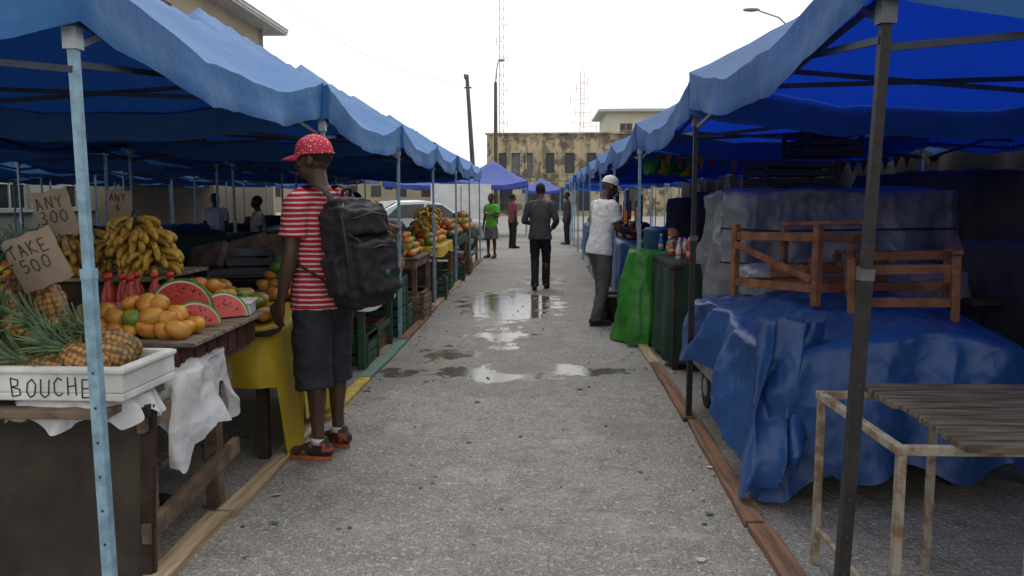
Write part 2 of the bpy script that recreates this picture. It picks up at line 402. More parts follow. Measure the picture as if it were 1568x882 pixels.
# ------------------------------------------------------------------ draped cloth
def drape(name,cx,cy,sx,sy,ztop,hem,mat,seed=0,crum=.02,flare=.06,fold=.03,nf=9,parent=None,topf=None,N_=220,T=16,Sd=20,pw=10,rot=0,cf=5):
    mb=MB();vs=[]
    def per(t):
        q=t*4;k=int(q)%4;f=q-int(q)
        x,y=[(-1+2*f,-1),(1,-1+2*f),(1-2*f,1),(-1,1-2*f)][k]
        n=(abs(x)**pw+abs(y)**pw)**(1/pw); return x/n*sx/2,y/n*sy/2
    R=Matrix.Rotation(rot,3,'Z')
    def crn(p):
        a=0
        for o,(f,w) in enumerate(((cf*.35,1),(cf,.5),(cf*2.3,.2))):
            a+=w*(1-3*abs(noise.noise(p*f+V((seed*3.1,o*7,0)))))
        return a
    for s in range(T+Sd+1):
        for i in range(N_):
            t=i/N_;x,y=per(t)
            if s<=T:
                k=max(s/T,.002); px,py=x*k,y*k; z=ztop+(topf(px,py) if topf else 0)
                p=V((px,py,z)); p.z+=crum*crn(p)*.8*(1-k**8*.5)
            else:
                k=(s-T)/Sd; h=hem(t) if callable(hem) else hem
                zt=ztop+(topf(x,y) if topf else 0)
                z=zt-(zt-h)*k
                nx=V((x/(sx/2),y/(sy/2),0)); nx=V((nx.x if abs(nx.x)>.93 else 0,nx.y if abs(nx.y)>.93 else 0,0))
                if nx.length<.1:nx=V((x,y,0))
                nx.normalize()
                fo=math.sin(t*math.pi*2*nf+4*noise.noise(V((t*9,seed,k*.8))))
                p=V((x,y,z))+nx*(flare*k+fold*(fo+.6)*k**.7+crum*crn(V((x,y,z*.7))))
            vs.append(R@p+V((cx,cy,0)))
    fs=[(s*N_+i,s*N_+(i+1)%N_,(s+1)*N_+(i+1)%N_,(s+1)*N_+i) for s in range(T+Sd) for i in range(N_)]
    mb.add(vs,fs,0,True)
    return mb.obj(name,[mat],parent)

# ------------------------------------------------------------------ fruit etc.
def FM(n,c,c2=None,r=.4,s=7): return M(n,c,r,c2,s,.15,60,spec=.5)
F_MY=FM('mango_yellow',(.58,.31,.03),(.46,.15,.03),.45,14); F_MO=FM('mango_orange',(.50,.15,.03),(.46,.27,.03),.45,14); F_MG=FM('mango_green',(.10,.20,.03),(.36,.27,.03),.45,14)
F_OR=FM('orange_skin',(.56,.18,.02),(.50,.25,.03),.45,14); F_RED=FM('tomato_red',(.42,.03,.015)); F_GR=FM('lime_green',(.09,.22,.03)); F_PAP=FM('papaya',(.48,.34,.05),(.2,.3,.05))
F_BAN=FM('banana_peel',(.60,.36,.04),(.32,.19,.03),.5,26); F_BTIP=FM('banana_tip',(.08,.05,.02))
LEAFP=M('pineapple_leaf',(.15,.23,.11),.5,(.05,.11,.05),9,.2,30)
PINE=mat_pine()
MELR=FM('watermelon_flesh',(.58,.06,.05),(.62,.14,.10),.3); MELW=FM('watermelon_rind_white',(.62,.63,.45)); MELG=FM('watermelon_rind_green',(.03,.13,.03),(.1,.25,.06),.35,20); SEED=FM('seed',(.015,.01,.01))
def heap(name,cx,cy,z,sx,sy,h,r,mats,n=None,parent=None,el=1.3,seg=10,rings=7):
    mb=MB();layers=max(1,int(h/(r*1.25)))
    for l in range(layers):
        k=1-l/max(layers,1)*.75; ax=sx/2*k-r*.5;ay=sy/2*k-r*.5
        nx=max(1,int(2*ax/(r*2.0))+1);ny=max(1,int(2*ay/(r*2.1))+1)
        for i in range(nx):
            for j in range(ny):
                x=cx+(-ax+2*ax*(i+.5)/nx)+random.uniform(-.3,.3)*r; y=cy+(-ay+2*ay*(j+.5)/ny)+random.uniform(-.3,.3)*r
                rr=r*random.uniform(.82,1.15)
                mb.ell((x,y,z+r*.85+l*r*1.35+random.uniform(-.1,.1)*r),(rr*el,rr,rr*.93),random.randrange(len(mats)),(random.uniform(-.5,.5),random.uniform(-.5,.5),random.uniform(0,6.3)),seg,rings,.14,1.4)
    return mb.obj(name,mats,parent)
def pineapple_mesh(seed):
    rnd=random.Random(seed);mb=MB();vs=[];sg=36;rg=26
    for i in range(rg+1):
        v=i/rg;th=math.pi*v
        for k in range(sg):
            a=2*math.pi*k/sg
            b=abs(math.sin(a*4+v*11))*abs(math.sin(a*4-v*11))
            rr=.064*(math.sin(th)**.66 if 0<i<rg else 0.001)*(1+.16*b)
            vs.append((rr*math.cos(a),rr*math.sin(a),.10-.10*math.cos(th)))
    fs=[(i*sg+k,i*sg+(k+1)%sg,(i+1)*sg+(k+1)%sg,(i+1)*sg+k) for i in range(rg) for k in range(sg)]
    mb.add(vs,fs,0,True)
    for i in range(44):
        t=i/44;a=i*2.4+rnd.uniform(-.2,.2);tilt=(1.1*(1-t)**.8+.05)+rnd.uniform(-.1,.1);Ln=(.08+.10*math.sin(t*2.6))*rnd.uniform(.8,1.15)
        w=.012; d=V((math.cos(a),math.sin(a),0));s=V((-math.sin(a),math.cos(a),0));p=V((0,0,.190+.03*t))+d*.012*(1-t)
        pts=[];K=5;ang=tilt*.55
        for q in range(K+1):
            ww=w*(1-(q/K)**1.5)+.0005
            up=V((0,0,1))*math.cos(ang)+d*math.sin(ang); nn=d*math.cos(ang)-V((0,0,1))*math.sin(ang)
            pts+=[p+s*ww-nn*.003,p+nn*.003,p-s*ww-nn*.003]
            p=p+up*Ln/K; ang+=tilt*.17
        mb.add(pts,[(q*3+j,q*3+j+1,q*3+4+j,q*3+3+j) for q in range(K) for j in range(2)],1,True)
    return mb.mesh('pineapple',[PINE,LEAFP])
pinem=[pineapple_mesh(i) for i in range(3)]
def pineapple(x,y,z,rx=0,ry=0,rz=0,s=1): return link('pineapple',random.choice(pinem),None,(x,y,z),(rx,ry,rz),(s,s,s))
def banana_bunch(x,y,z,n=16,s=1,rz=0,tiers=4):
    mb=MB()
    for tier in range(tiers):
        for k in range(n//2):
            a=-1.6+3.2*(k+.5*(tier%2))/(n//2-1)+random.uniform(-.12,.12); ln=random.uniform(.85,1.12)
            d=V((math.sin(a),-math.cos(a)*.8,0)).normalized(); base=V((random.uniform(-.01,.01),.02*tier,.20-tier*.048+random.uniform(-.01,.01)))
            pts=[];rs=[]; dz=random.uniform(-.02,.02)
            for q in range(8):
                t=q/7; r0=.02+.13*ln*math.sin(t*1.75); zz=(-.10+dz)*t**1.6+.035*t
                pts.append(base+d*r0+V((0,0,zz+.01))); rs.append(.006 if q==0 else .0075 if q==7 else .0185*(math.sin(math.pi*(.22+.6*t)))**.6)
            mb.path(pts,rs,6,0,rnd=False)
            mb.ell(pts[-1],.007,1,seg=6,rings=4)
    mb.ell((0,.03,.19),(.03,.03,.035),1)
    mb.path([(0,.03,.2),(0,.045,.26)],[.017,.012],7,1)
    return link('banana_bunch',mb.mesh('banana_bunch',[F_BAN,F_BTIP]),None,(x,y,z),(random.uniform(-.1,.15),random.uniform(-.15,.15),rz),(s,s,s))
def melon_slice(x,y,z,R,rot,half=.35,nm='watermelon_slice'):
    mb=MB();rng=[0,.3,.6,.88,.885,.94,.95,1.0];sg=20
    for sgn in(-1,1):
        vs=[]
        for r in rng:
            for k in range(sg+1):
                a=math.pi*k/sg; vs.append((R*r*math.cos(a),-R*r*math.sin(a)*math.sin(half)*sgn,R*r*math.sin(a)*math.cos(half)))
        o=len(mb.v); mb.v+=[V(p) for p in vs]
        for i in range(len(rng)-1):
            mi=0 if i<3 else 1 if i<5 else 2
            for k in range(sg):
                mb.f.append((o+i*(sg+1)+k,o+i*(sg+1)+k+1,o+(i+1)*(sg+1)+k+1,o+(i+1)*(sg+1)+k)); mb.m.append(mi); mb.sm.append(False)
        for q in range(16):
            r=random.uniform(.45,.8);a=random.uniform(.25,2.9)
            mb.ell((R*r*math.cos(a),-R*r*math.sin(a)*math.sin(half)*sgn,R*r*math.sin(a)*math.cos(half)),(.004,.003,.006),3,seg=6,rings=4)
    vs=[];B=8
    for k in range(sg+1):
        a=math.pi*k/sg
        for b in range(B+1):
            h=-half+2*half*b/B; vs.append((R*math.cos(a),R*math.sin(a)*math.sin(h),R*math.sin(a)*math.cos(h)))
    mb.add(vs,[(k*(B+1)+b,k*(B+1)+b+1,(k+1)*(B+1)+b+1,(k+1)*(B+1)+b) for k in range(sg) for b in range(B)],2,True)
    return mb.obj(nm,[MELR,MELW,MELG,SEED],loc=(x,y,z),rot=rot)
def bottle(x,y,z,mat,h=.2,r=.032,cap=(.5,.04,.03),nm='sauce_bottle'):
    mb=MB()
    mb.lathe([(r*.9,0),(r,.01),(r,h*.55),(r*.85,h*.66),(r*.42,h*.82),(r*.4,h*.9)],(0,0,0),14,0)
    mb.lathe([(r*.5,h*.9),(r*.5,h),(r*.3,h+.002)],(0,0,0),12,1)
    mb.lathe([(r*1.02,h*.2),(r*1.02,h*.45)],(0,0,0),14,2)
    return mb.obj(nm,[mat,M('bottle_cap_%d'%int(cap[0]*100),cap,.4),M('bottle_label',(.5,.4,.3),.6,(.5,.08,.04),20)],loc=(x,y,z))

# ------------------------------------------------------------------ left foreground stall
e=empty('wooden_market_stall')
mb=MB()
mb.box((-2.3,3.0,.36),(1.58,.02,.72),0,(rad(-3),0,0)); mb.box((-2.3,2.975,.69),(1.6,.03,.05),1,(rad(-3),0,0)); mb.box((-1.53,2.99,.36),(.05,.03,.70),1,(rad(-3),rad(2),0))
mb.obj('front_panel',[PLY,W_DARK],e,.002)
mb=MB()
mb.bb((-3.1,2.75,.715),(-1.55,4.2,.745),0)
for y in(3.08,3.75): 
    mb.bb((-1.62,y-.035,0),(-1.55,y+.035,.71),0); mb.bb((-2.5,y-.035,0),(-2.43,y+.035,.71),0); mb.bb((-2.43,y-.02,.24),(-1.62,y+.02,.31),0)
mb.beam((-1.53,2.95,.64),(-1.53,3.85,.66),.03,.07); mb.beam((-1.53,2.95,.2),(-1.53,3.9,.27),.035,.08)
mb.obj('table_frame',[W_OLD],e,.004)
mb=MB()
for k in range(4): mb.box((-1.75-.17*k,3.42,.325+.004*k),(.15,.85,.022),0,(0,0,random.uniform(-.04,.04)))
mb.obj('lower_shelf',[W_GREY],e,.003)
mb=MB()
mb.bb((-2.35,3.3,.746),(-1.53,4.22,.875),0)
for k in range(7): mb.bb((-1.531,3.33+.125*k,.75),(-1.519,3.43+.125*k,.87),0)
mb.obj('crate_riser',[M('red_brown_crate',(.10,.03,.022),.8,(.05,.02,.016),8)],e,.003)
mb=MB(); mb.box((-1.9,3.78,.887),(.86,1.0,.018),0,(0,0,.03)); mb.obj('riser_board',[W_GREY],e,.003)
mb=MB(); mb.bb((-3.2,4.0,.745),(-2.02,4.6,1.085),0); mb.bb((-3.25,3.95,1.087),(-1.95,4.65,1.105),1); mb.obj('upper_shelf',[W_DARK,W_GREY],e,.003)

e=empty('styrofoam_box',(-1.83,3.0,.77),(0,0,rad(-1)))
mb=MB(); w,d,h,t=.66,.40,.125,.03
mb.bb((-w/2,-d/2,0),(w/2,d/2,t)); mb.bb((-w/2,-d/2,t),(w/2,-d/2+t,h)); mb.bb((-w/2,d/2-t,t),(w/2,d/2,h)); mb.bb((-w/2,-d/2+t,t),(-w/2+t,d/2-t,h)); mb.bb((w/2-t,-d/2+t,t),(w/2,d/2-t,h))
mb.bb((-w/2-.012,-d/2-.012,h-.022),(w/2+.012,-d/2,h-.002)); mb.bb((w/2,-d/2,h-.022),(w/2+.012,d/2,h-.002))
mb.obj('tray',[STYRO],e,.008)
scrawl('BOUCHE',-.085,.018,.068,e,y=-d/2-.002,sp=.77,w=.0022)
for a in ((-1.62,2.90,.86,-.15,-1.15,.1),(-1.58,3.03,.87,.3,-1.25,.2),(-1.72,2.92,.85,-.2,-1.35,.3),(-1.86,2.90,.86,-.3,-1.4,0),(-1.98,2.95,.86,-.3,-1.2,.3),(-1.60,3.12,.88,.5,-1.0,0),
          (-1.74,3.05,.95,.2,-1.2,.1),(-1.92,3.05,.95,0,-.9,.6),(-2.10,2.98,.90,.2,-.5,0)):
    pineapple(a[0],a[1],a[2],a[3],a[4],a[5],.92)
for a in ((-2.13,3.12,.97,.1,-.35,1),(-2.02,3.25,.96,-.2,-.15,1),(-2.25,3.15,1.0,.1,-.2,0),(-2.2,3.3,1.0,.1,.1,2)): pineapple(*a,1.05)
mb=MB(); mb.bb((-2.5,3.15,.746),(-1.95,3.4,.95)); mb.obj('wooden_crate',[W_OLD],None,.004)

drape('plastic_bag',-1.6,3.5,.24,.52,.79,lambda t:.52+.10*math.sin(t*19)+.05*math.sin(t*47),TARPW,3,.024,.03,.035,9,N_=240,cf=8,pw=4,Sd=26)
drape('plastic_bag',-1.75,2.98,.42,.32,.765,lambda t:.68+.03*math.sin(t*40),TARPW,5,.010,.02,.02,11,N_=160,cf=10,pw=4)
heap('mango_pile',-1.74,3.47,.90,.46,.28,.17,.040,[F_MY,F_MO,F_MG,F_MY],el=1.28,seg=14,rings=10)
heap('mango_pile',-2.02,3.58,.90,.30,.28,.15,.040,[F_MY,F_MG,F_MY],el=1.28,seg=14,rings=10)
melon_slice(-1.76,3.86,.965,.15,(rad(-22),rad(8),rad(14)),.5)
melon_slice(-1.62,3.68,.90,.125,(rad(-30),rad(-8),rad(30)),.5)
melon_slice(-1.88,3.80,.91,.11,(rad(-30),0,rad(-20)),.4)
melon_slice(-1.60,3.98,.905,.13,(rad(-35),0,rad(40)),.4)
heap('orange_pile',-1.78,4.14,.90,.5,.2,.18,.042,[F_OR,F_MO],el=1.05)
mb=MB(); mb.box((-1.6,4.16,.93),(.16,.2,.06),0,(0,0,.2)); mb.box((-1.6,4.16,.965),(.18,.22,.012),0,(0,0,.2)); mb.obj('styrofoam_lid',[STYRO],None,.004)
SAU=M('pepper_sauce',(.36,.03,.015),.25,(.27,.04,.01),9,0)
for (x,y) in ((-2.02,3.80),(-1.95,3.74),(-1.90,3.88),(-2.08,3.78),(-2.0,3.9),(-2.12,3.86),(-1.84,3.92)): bottle(x,y,.90,SAU,.24,.036)
banana_bunch(-2.06,4.12,1.12,18,1.0,.2); banana_bunch(-2.10,4.10,1.22,14,.85,.4,3);banana_bunch(-2.44,4.06,1.09,16,.9,-.3); banana_bunch(-2.62,4.10,1.08,16,.9,.5);banana_bunch(-2.30,4.22,1.09,14,.85,.3);banana_bunch(-2.5,4.3,1.14,16,.9,.1); banana_bunch(-1.98,4.10,1.06,12,.85,.9,3)
heap('orange_pile',-2.75,4.02,1.1,.3,.3,.08,.05,[F_MY,F_OR])
def csign(x,y,z,w,h,lines,rz,tilt,size):
    e=empty('cardboard_sign',(x,y,z),(rad(8),rad(tilt),rz))
    mb=MB();n=8;vs=[]
    for yy in(0,.006):
        for j in range(n+1):
            for i in range(n+1):
                u=i/n-.5;v=j/n-.5
                vs.append((u*w+.006*noise.noise(V((v*5,x,1)))*2,yy+.012*math.sin(u*3+x),v*h+.006*noise.noise(V((u*5,x,2)))*2))
    m=(n+1)**2
    fs=[(j*(n+1)+i,j*(n+1)+i+1,(j+1)*(n+1)+i+1,(j+1)*(n+1)+i) for j in range(n) for i in range(n)]
    fs+=[tuple(m+k for k in f[::-1]) for f in fs]
    for i in range(n):
        fs+=[(i+1,i,m+i,m+i+1),(n*(n+1)+i,n*(n+1)+i+1,m+n*(n+1)+i+1,m+n*(n+1)+i),(i*(n+1),(i+1)*(n+1),m+(i+1)*(n+1),m+i*(n+1)),((i+1)*(n+1)+n,i*(n+1)+n,m+i*(n+1)+n,m+(i+1)*(n+1)+n)]
    mb.add(vs,fs); mb.obj('card',[CARD],e)
    for k,t in enumerate(lines): scrawl(t,-len(t)*size*.39,h*.12-k*size*1.25,size,e,y=-.003,w=.0017,bow=lambda xx:-.012*math.sin(xx/w*3+x))
    mb=MB(); mb.box((0,.02,-h*.5),(.012,.012,h*.9)); mb.obj('stick',[W_PALE],e)
csign(-2.10,3.42,1.44,.15,.20,['ANY','300'],.3,-12,.052)
csign(-2.0,3.12,1.26,.20,.22,['TAKE','500'],.2,-20,.052)
csign(-2.28,4.3,1.47,.13,.16,['ANY','4'],.2,3,.042)
mb=MB()
for k in range(14):
    mb.ell((random.uniform(-2.2,-1.62),random.uniform(3.1,4.2),.03),(random.uniform(.02,.05),random.uniform(.02,.06),.03),k%3,seg=7,rings=5,amp=.5)
mb.obj('litter',[TARPW,CARD,BLACK])

e=empty('cloth_covered_table')
mb=MB();
for x in(-1.6,-2.5):
    for y in(4.5,6.1): mb.bb((x-.03,y-.03,0),(x+.03,y+.03,.74))
mb.bb((-2.6,4.35,.74),(-1.5,6.2,.765)); mb.obj('table',[W_DARK],e)
drape('yellow_cloth',-2.04,5.3,1.08,1.84,.775,lambda t:(.14+.05*math.sin(t*30)) if (.3<t<.5) else (.02 if .25<t<.3 else .45),YEL,8,.010,.03,.03,8,parent=e)
heap('mango_pile',-1.72,4.65,.80,.36,.36,.12,.045,[F_MG,F_MY,F_GR]); heap('mango_pile',-2.25,5.3,.80,.5,.6,.14,.05,[F_MG,F_MY,F_MO])
heap('orange_pile',-1.75,5.7,.80,.4,.4,.14,.045,[F_OR,F_MY])

def ftable(x0,x1,y0,y1,z,mt,cloth=None):
    e=empty('market_table'); mb=MB()
    for x in(x0+.05,x1-.05):
        for y in(y0+.05,y1-.05): mb.bb((x-.03,y-.03,0),(x+.03,y+.03,z-.02))
    mb.bb((x0,y0,z-.03),(x1,y1,z)); mb.bb((x0+.05,y0+.03,z-.14),(x1-.05,y0+.055,z-.032)); mb.bb((x1-.055,y0+.08,z-.14),(x1-.03,y1-.08,z-.032))
    mb.bb((x0+.05,y0+.1,.2),(x1-.05,y1-.1,.22))
    mb.bb((x1-.055,y0+.08,.22),(x1-.03,y1-.08,.28))
    mb.obj('table',[mt],e,.004)
    if cloth: drape('cloth',(x0+x1)/2,(y0+y1)/2,x1-x0+.03,y1-y0+.03,z+.012,lambda t:z-.12+.03*math.sin(t*40),cloth,int(y0*3),.008,.02,.02,10,e,N_=120,T=8,Sd=6)
GPAINT=M('green_paint',(.02,.085,.045),.6,(.03,.05,.03),8)
def crate(x,y,z,w,d,h,mt,rz=0,nm='plastic_crate'):
    mb=MB();t=.02
    mb.bb((-w/2,-d/2,0),(w/2,d/2,t))
    for k in range(3):
        a=t+k*(h-t)/3+.005;b=a+(h-t)/3-.02
        mb.bb((-w/2,-d/2,a),(w/2,-d/2+t,b));mb.bb((-w/2,d/2-t,a),(w/2,d/2,b));mb.bb((-w/2,-d/2+t,a),(-w/2+t,d/2-t,b));mb.bb((w/2-t,-d/2+t,a),(w/2,d/2-t,b))
    for sx in(-1,1):
        for sy in(-1,1): mb.box((sx*(w/2-.005),sy*(d/2-.005),h/2),(.035,.035,h))
    return mb.obj(nm,[mt],None,.003,(x,y,z),(0,0,rz))
ftable(-2.6,-1.52,6.9,8.3,.66,GPAINT,TARPW); heap('mango_pile',-1.85,7.5,.69,.6,.8,.2,.05,[F_MY,F_MO,F_MG]);heap('mango_pile',-2.3,7.3,.69,.5,.6,.3,.055,[F_GR,F_MY])
crate(-1.75,7.3,.0,.4,.5,.3,GPAINT); crate(-1.8,7.9,.0,.4,.5,.3,W_REDX)
crate(-1.68,8.8,0,.34,.4,.32,GPAINT); crate(-1.68,8.8,.33,.34,.4,.32,GPAINT); crate(-1.68,9.25,.0,.34,.4,.3,GPAINT)
for k in range(5): pineapple(-1.62-.09*(k%3),8.65+.13*k,.66,random.uniform(-.3,.3),random.uniform(-.3,.3),k,1.05)
heap('papaya_pile',-2.2,9.0,.75,.6,.9,.3,.075,[F_PAP,F_GR,F_MG],el=1.5); ftable(-2.7,-1.9,8.5,9.7,.73,W_OLD)
ftable(-2.6,-1.52,9.9,11.2,.78,W_OLD); heap('orange_pile',-1.8,10.4,.79,.5,.9,.25,.05,[F_OR,F_MY,F_GR]); heap('papaya_pile',-2.2,10.4,.79,.4,.9,.35,.07,[F_PAP,F_MG,F_MY],el=1.4)
ftable(-2.6,-1.5,11.6,13.8,.8,W_REDX,YEL); heap('mixed_fruit_pile',-1.85,12.1,.82,.6,.8,.35,.06,[F_OR,F_MY,F_RED,F_GR]); heap('mixed_fruit_pile',-1.85,13.1,.82,.6,.9,.4,.06,[F_MY,F_OR,F_PAP]);
banana_bunch(-1.7,11.8,1.05,14,1.2,.4); banana_bunch(-1.75,12.6,1.1,14,1.2,0)
ftable(-2.6,-1.5,14.2,16.6,.8,W_OLD,DGREEN); heap('mixed_fruit_pile',-1.8,15.2,.82,.6,1.8,.35,.07,[F_OR,F_GR,F_RED,F_MY])
ftable(-2.6,-1.5,17.2,19.6,.8,W_OLD,DGREEN); heap('mixed_fruit_pile',-1.8,18.2,.82,.6,1.8,.4,.09,[F_GR,F_OR,F_PAP])
for (x,y,z) in ((-1.62,10.0,0),(-1.62,12.2,0),(-1.66,13.2,0),(-1.62,15,0),(-1.6,16.2,0)): crate(x,y,z,.4,.5,.32,random.choice((GPAINT,W_OLD,W_REDX)),random.uniform(-.1,.1))
cl=[TARPB,DARKC,DGREEN,M('maroon_cloth',(.07,.015,.02),.9,(.04,.012,.015),4),DARKC,TARPB,TARPG]
k=0
for y in (5.6,8.3,11.2,14.0,17.0,20.0):
    for x in(-4.1,-6.6):
        ftable(x-.6,x+.5,y-.7,y+.8,.74,W_DARK)
        drape('covered_goods',x,y,1.15,1.5,.9+random.uniform(0,.25),.12,cl[k%7],k,.05,.04,.03,9,N_=120,T=10,Sd=10); k+=1
heap('mixed_fruit_pile',-3.2,6.6,.72,.7,.8,.2,.06,[F_GR,F_MG,F_MY]); ftable(-3.6,-2.8,6.0,7.3,.7,W_OLD)
mb=MB()
for k2 in range(6): mb.box((-3.2+.3*k2,7.6+.25*(k2%3),.95+.05*k2),(.5,.06,.25),0,(random.uniform(-.7,.7),random.uniform(-.5,.5),random.uniform(-1,1)))
mb.obj('stacked_boards',[W_OLD],None,.003)
for (x,y,mt) in ((-3.0,9.4,CARD),(-3.3,11.2,CARD),(-5.2,9.2,STYRO),(-5.3,12.2,CARD),(-5,7.2,W_OLD),(-2.9,5.4,CARD),(-2.95,7.9,TARPG)):
    crate(x,y,.74,.6,.4,.3,mt,random.uniform(0,1),'stall_crate'); ftable(x-.4,x+.4,y-.35,y+.35,.73,W_DARK)

# ------------------------------------------------------------------ right side
e=empty('tarp_covered_cart')
mb=MB()
mb.bb((1.17,4.0,.34),(2.3,6.0,.40),0); mb.bb((1.13,3.98,.30),(1.165,6.0,.42),1)
for x in(1.25,2.2):
    for y in(4.2,5.75):
        mb.path([(x-.05,y,.15),(x+.05,y,.15)],[.15,.15],20,2); mb.path([(x-.055,y,.15),(x+.055,y,.15)],[.07,.07],14,1); mb.bb((x-.02,y-.02,.15),(x+.02,y+.02,.34),0)
mb.bb((1.3,4.15,.4),(2.2,5.9,.8),0)
mb.obj('cart_bed',[W_DARK,M('pale_steel',(.4,.4,.38),.5),RUBBER],e,.004)
def hemb(t):
    if t<.06: return .03+.25*t/.06*.6
    if t<.25: return .18+.04*math.sin(t*60)
    if t<.5: return .15
    if t<.75: return .3
    if t<.93: return .42-.06*math.sin((t-.75)*40)
    return .42-.39*(t-.93)/.07
drape('blue_tarp',1.76,5.0,1.26,2.16,.84,hemb,TARPB,21,.032,.08,.05,13,e,topf=lambda x,y:.05*math.sin(x*4+1)+.04*math.cos(y*3),N_=400,T=26,Sd=34,pw=9,cf=5)
mb=MB();vs=[];nx,ny=30,44
for j in range(ny+1):
    v=j/ny
    for i in range(nx+1):
        u=i/nx
        x=1.08-.10*v+(u)*.34*(1-.15*v)+.03*math.sin(u*13+v*3); y=4.0-.16*v+ .10*noise.noise(V((u*4,v*3,1))); z=.9-.86*v**1.05+.25*u*v**3
        p=V((x,y-.06*math.sin(u*3.1)*(.4+v)+.035*math.sin(u*20+v*2)+.012*abs(noise.noise(V((u*9,v*16,7)))),z+.03*noise.noise(V((u*8,v*8,2))))); vs.append(p)
mb.add(vs,[(j*(nx+1)+i,j*(nx+1)+i+1,(j+1)*(nx+1)+i+1,(j+1)*(nx+1)+i) for j in range(ny) for i in range(nx)],0,True)
mb.obj('tarp_tail',[TARPB],e)
drape('grey_tarp_covered_stack',2.35,6.75,1.75,.95,1.55,lambda t:.45,TARPG,33,.042,.04,.05,15,N_=420,T=18,Sd=40,pw=10,cf=4.5)
drape('grey_tarp_covered_stack',2.2,5.65,1.5,.7,1.02,lambda t:.86,TARPG,31,.03,.02,.03,15,N_=240,T=12,Sd=12,pw=6,cf=5)
mb=MB()
for z in (1.02,1.28): mb.path([(1.38,6.2,z),(1.8,6.2,z-.02),(2.4,6.2,z-.01),(3.2,6.2,z)],[.008]*4,6)
mb.obj('tie_rope',[W_DARK])
for (x,z,w) in ((2.1,1.60,.6),(2.35,1.85,.45)):
    crate(x,6.9,z,w,.5,.22,DARKC,.1,'stall_crate')
def frame_stool(x,y,z,rz,w,d,h,nm='wooden_trestle',tip=0):
    mb=MB();t=.042
    for sx in(-1,1):
        for sy in(-1,1): mb.bb((sx*w/2-t/2,sy*d/2-t/2,0),(sx*w/2+t/2,sy*d/2+t/2,h+random.uniform(-.02,.03)))
    for zz in(h-.05,.10):
        for sy in(-1,1): mb.bb((-w/2+t/2,sy*d/2-.015,zz-.025),(w/2-t/2,sy*d/2+.015,zz+.025))
        for sx in(-1,1): mb.bb((sx*w/2-.015,-d/2+t/2,zz-.025),(sx*w/2+.015,d/2-t/2,zz+.025))
    mb.beam((-w/2-.02,-d/2+.02,.15),(-w/2-.02,d/2-.02,h-.10),.025,.04)
    mb.beam((w/2,-d/2-.05,h+.045),(w/2+.03,d/2+.04,h+.04),.05,.025)
    return mb.obj(nm,[W_REDX],None,.004,(x,y,z),(rad(tip),rad(random.uniform(-3,3)),rz))
frame_stool(1.58,4.95,.88,.45,.40,.70,.44,tip=-2)
frame_stool(2.0,4.50,.88,-.35,.50,.36,.33,tip=8)
frame_stool(1.82,5.15,.90,.2,.46,.5,.22,tip=-3)
e=empty('rusty_metal_table')
RUST=M('rusty_painted_steel',(.27,.25,.20),.7,(.16,.095,.045),16,.6,60,sharp=(.40,.66))
mb=MB(); dx=.06
for (x,y) in ((1.08,2.50),(1.08,3.22),(1.50,2.50),(1.52,3.2),(2.15,2.5),(2.15,3.2)): mb.bb((dx+x-.014,y-.014,0),(dx+x+.014,y+.014,.70))
mb.bb((dx+1.06,2.485,.70),(dx+2.2,2.515,.73)); mb.bb((dx+1.06,3.205,.70),(dx+2.2,3.235,.73)); mb.bb((dx+1.06,2.515,.70),(dx+1.09,3.205,.73)); mb.bb((dx+1.49,2.515,.70),(dx+1.52,3.205,.729))
mb.bb((dx+1.07,2.52,.15),(dx+1.09,3.2,.17)); mb.bb((dx+1.51,2.49,.15),(dx+2.14,2.51,.17))
mb.obj('frame',[RUST],e,.003)
mb=MB()
for k in range(5):
    x0=dx+1.24+.012*((k*7)%3); mb.bb((x0,2.42+.172*k,.732),(2.4,2.42+.172*(k+1)-.003,.752+.002*(k%2)))
mb.obj('board_top',[W_TOP],e,.003)
e=empty('drinks_table')
mb=MB(); mb.bb((1.15,7.0,.9),(2.3,8.6,.93));
for x in(1.2,2.25):
    for y in(7.05,8.5): mb.bb((x-.03,y-.03,0),(x+.03,y+.03,.9))
mb.obj('table',[W_DARK],e)
drape('table_cloth',1.75,7.8,1.17,1.64,.945,.06,DGREEN,41,.008,.02,.02,14,e,N_=200)
drape('green_sheet',1.17,8.55,.42,.56,.965,lambda t:.02 if (t<.2 or t>.8) else .3,GREENC,44,.018,.09,.06,6,N_=240,T=8,Sd=30,pw=5,cf=6)
cols=[(.4,.02,.02),(.02,.15,.4),(.5,.4,.1),(.35,.03,.1),(.1,.3,.1),(.6,.6,.6),(.25,.1,.03),(.5,.1,.02)]
for k in range(26):
    c=cols[k%8]; bottle(1.3+.15*(k%5)+random.uniform(-.03,.03),7.15+.26*(k//5)+random.uniform(-.05,.05),.95,M('drink_%d'%(k%8),c,.25,None,5,0),random.uniform(.14,.28),random.uniform(.028,.045),(.6,.6,.6),'drink_bottle')
mb=MB(); mb.lathe([(.11,0),(.13,.02),(.13,.2),(.14,.21),(.10,.24),(.02,.25)],(0,0,0),20); mb.obj('drinks_cooler',[M('cooler_blue',(.05,.1,.25),.4)],loc=(1.25,8.75,.96))
mb=MB()
mb.lathe([(.13,0),(.17,.3),(.175,.31)],(.95,9.9,0),16); mb.lathe([(.13,0),(.16,.3),(.17,.31)],(.95,10.4,0),16)
mb.obj('bucket',[RUBBER])
for k,(y,mt) in enumerate(((10.6,DARKC),(13.3,TARPB),(16.2,DARKC),(19,DGREEN),(22,TARPB))):
    drape('covered_stall',1.85,y,1.2,1.9,.85,.08,mt,50+k,.02,.03,.03,12,N_=140,T=8,Sd=12)
    heap('goods_pile',1.6,y,.88,.6,1.5,.3,.08,[F_RED,CARD,DGREEN,BLACK,F_OR,CARD])
mb=MB()
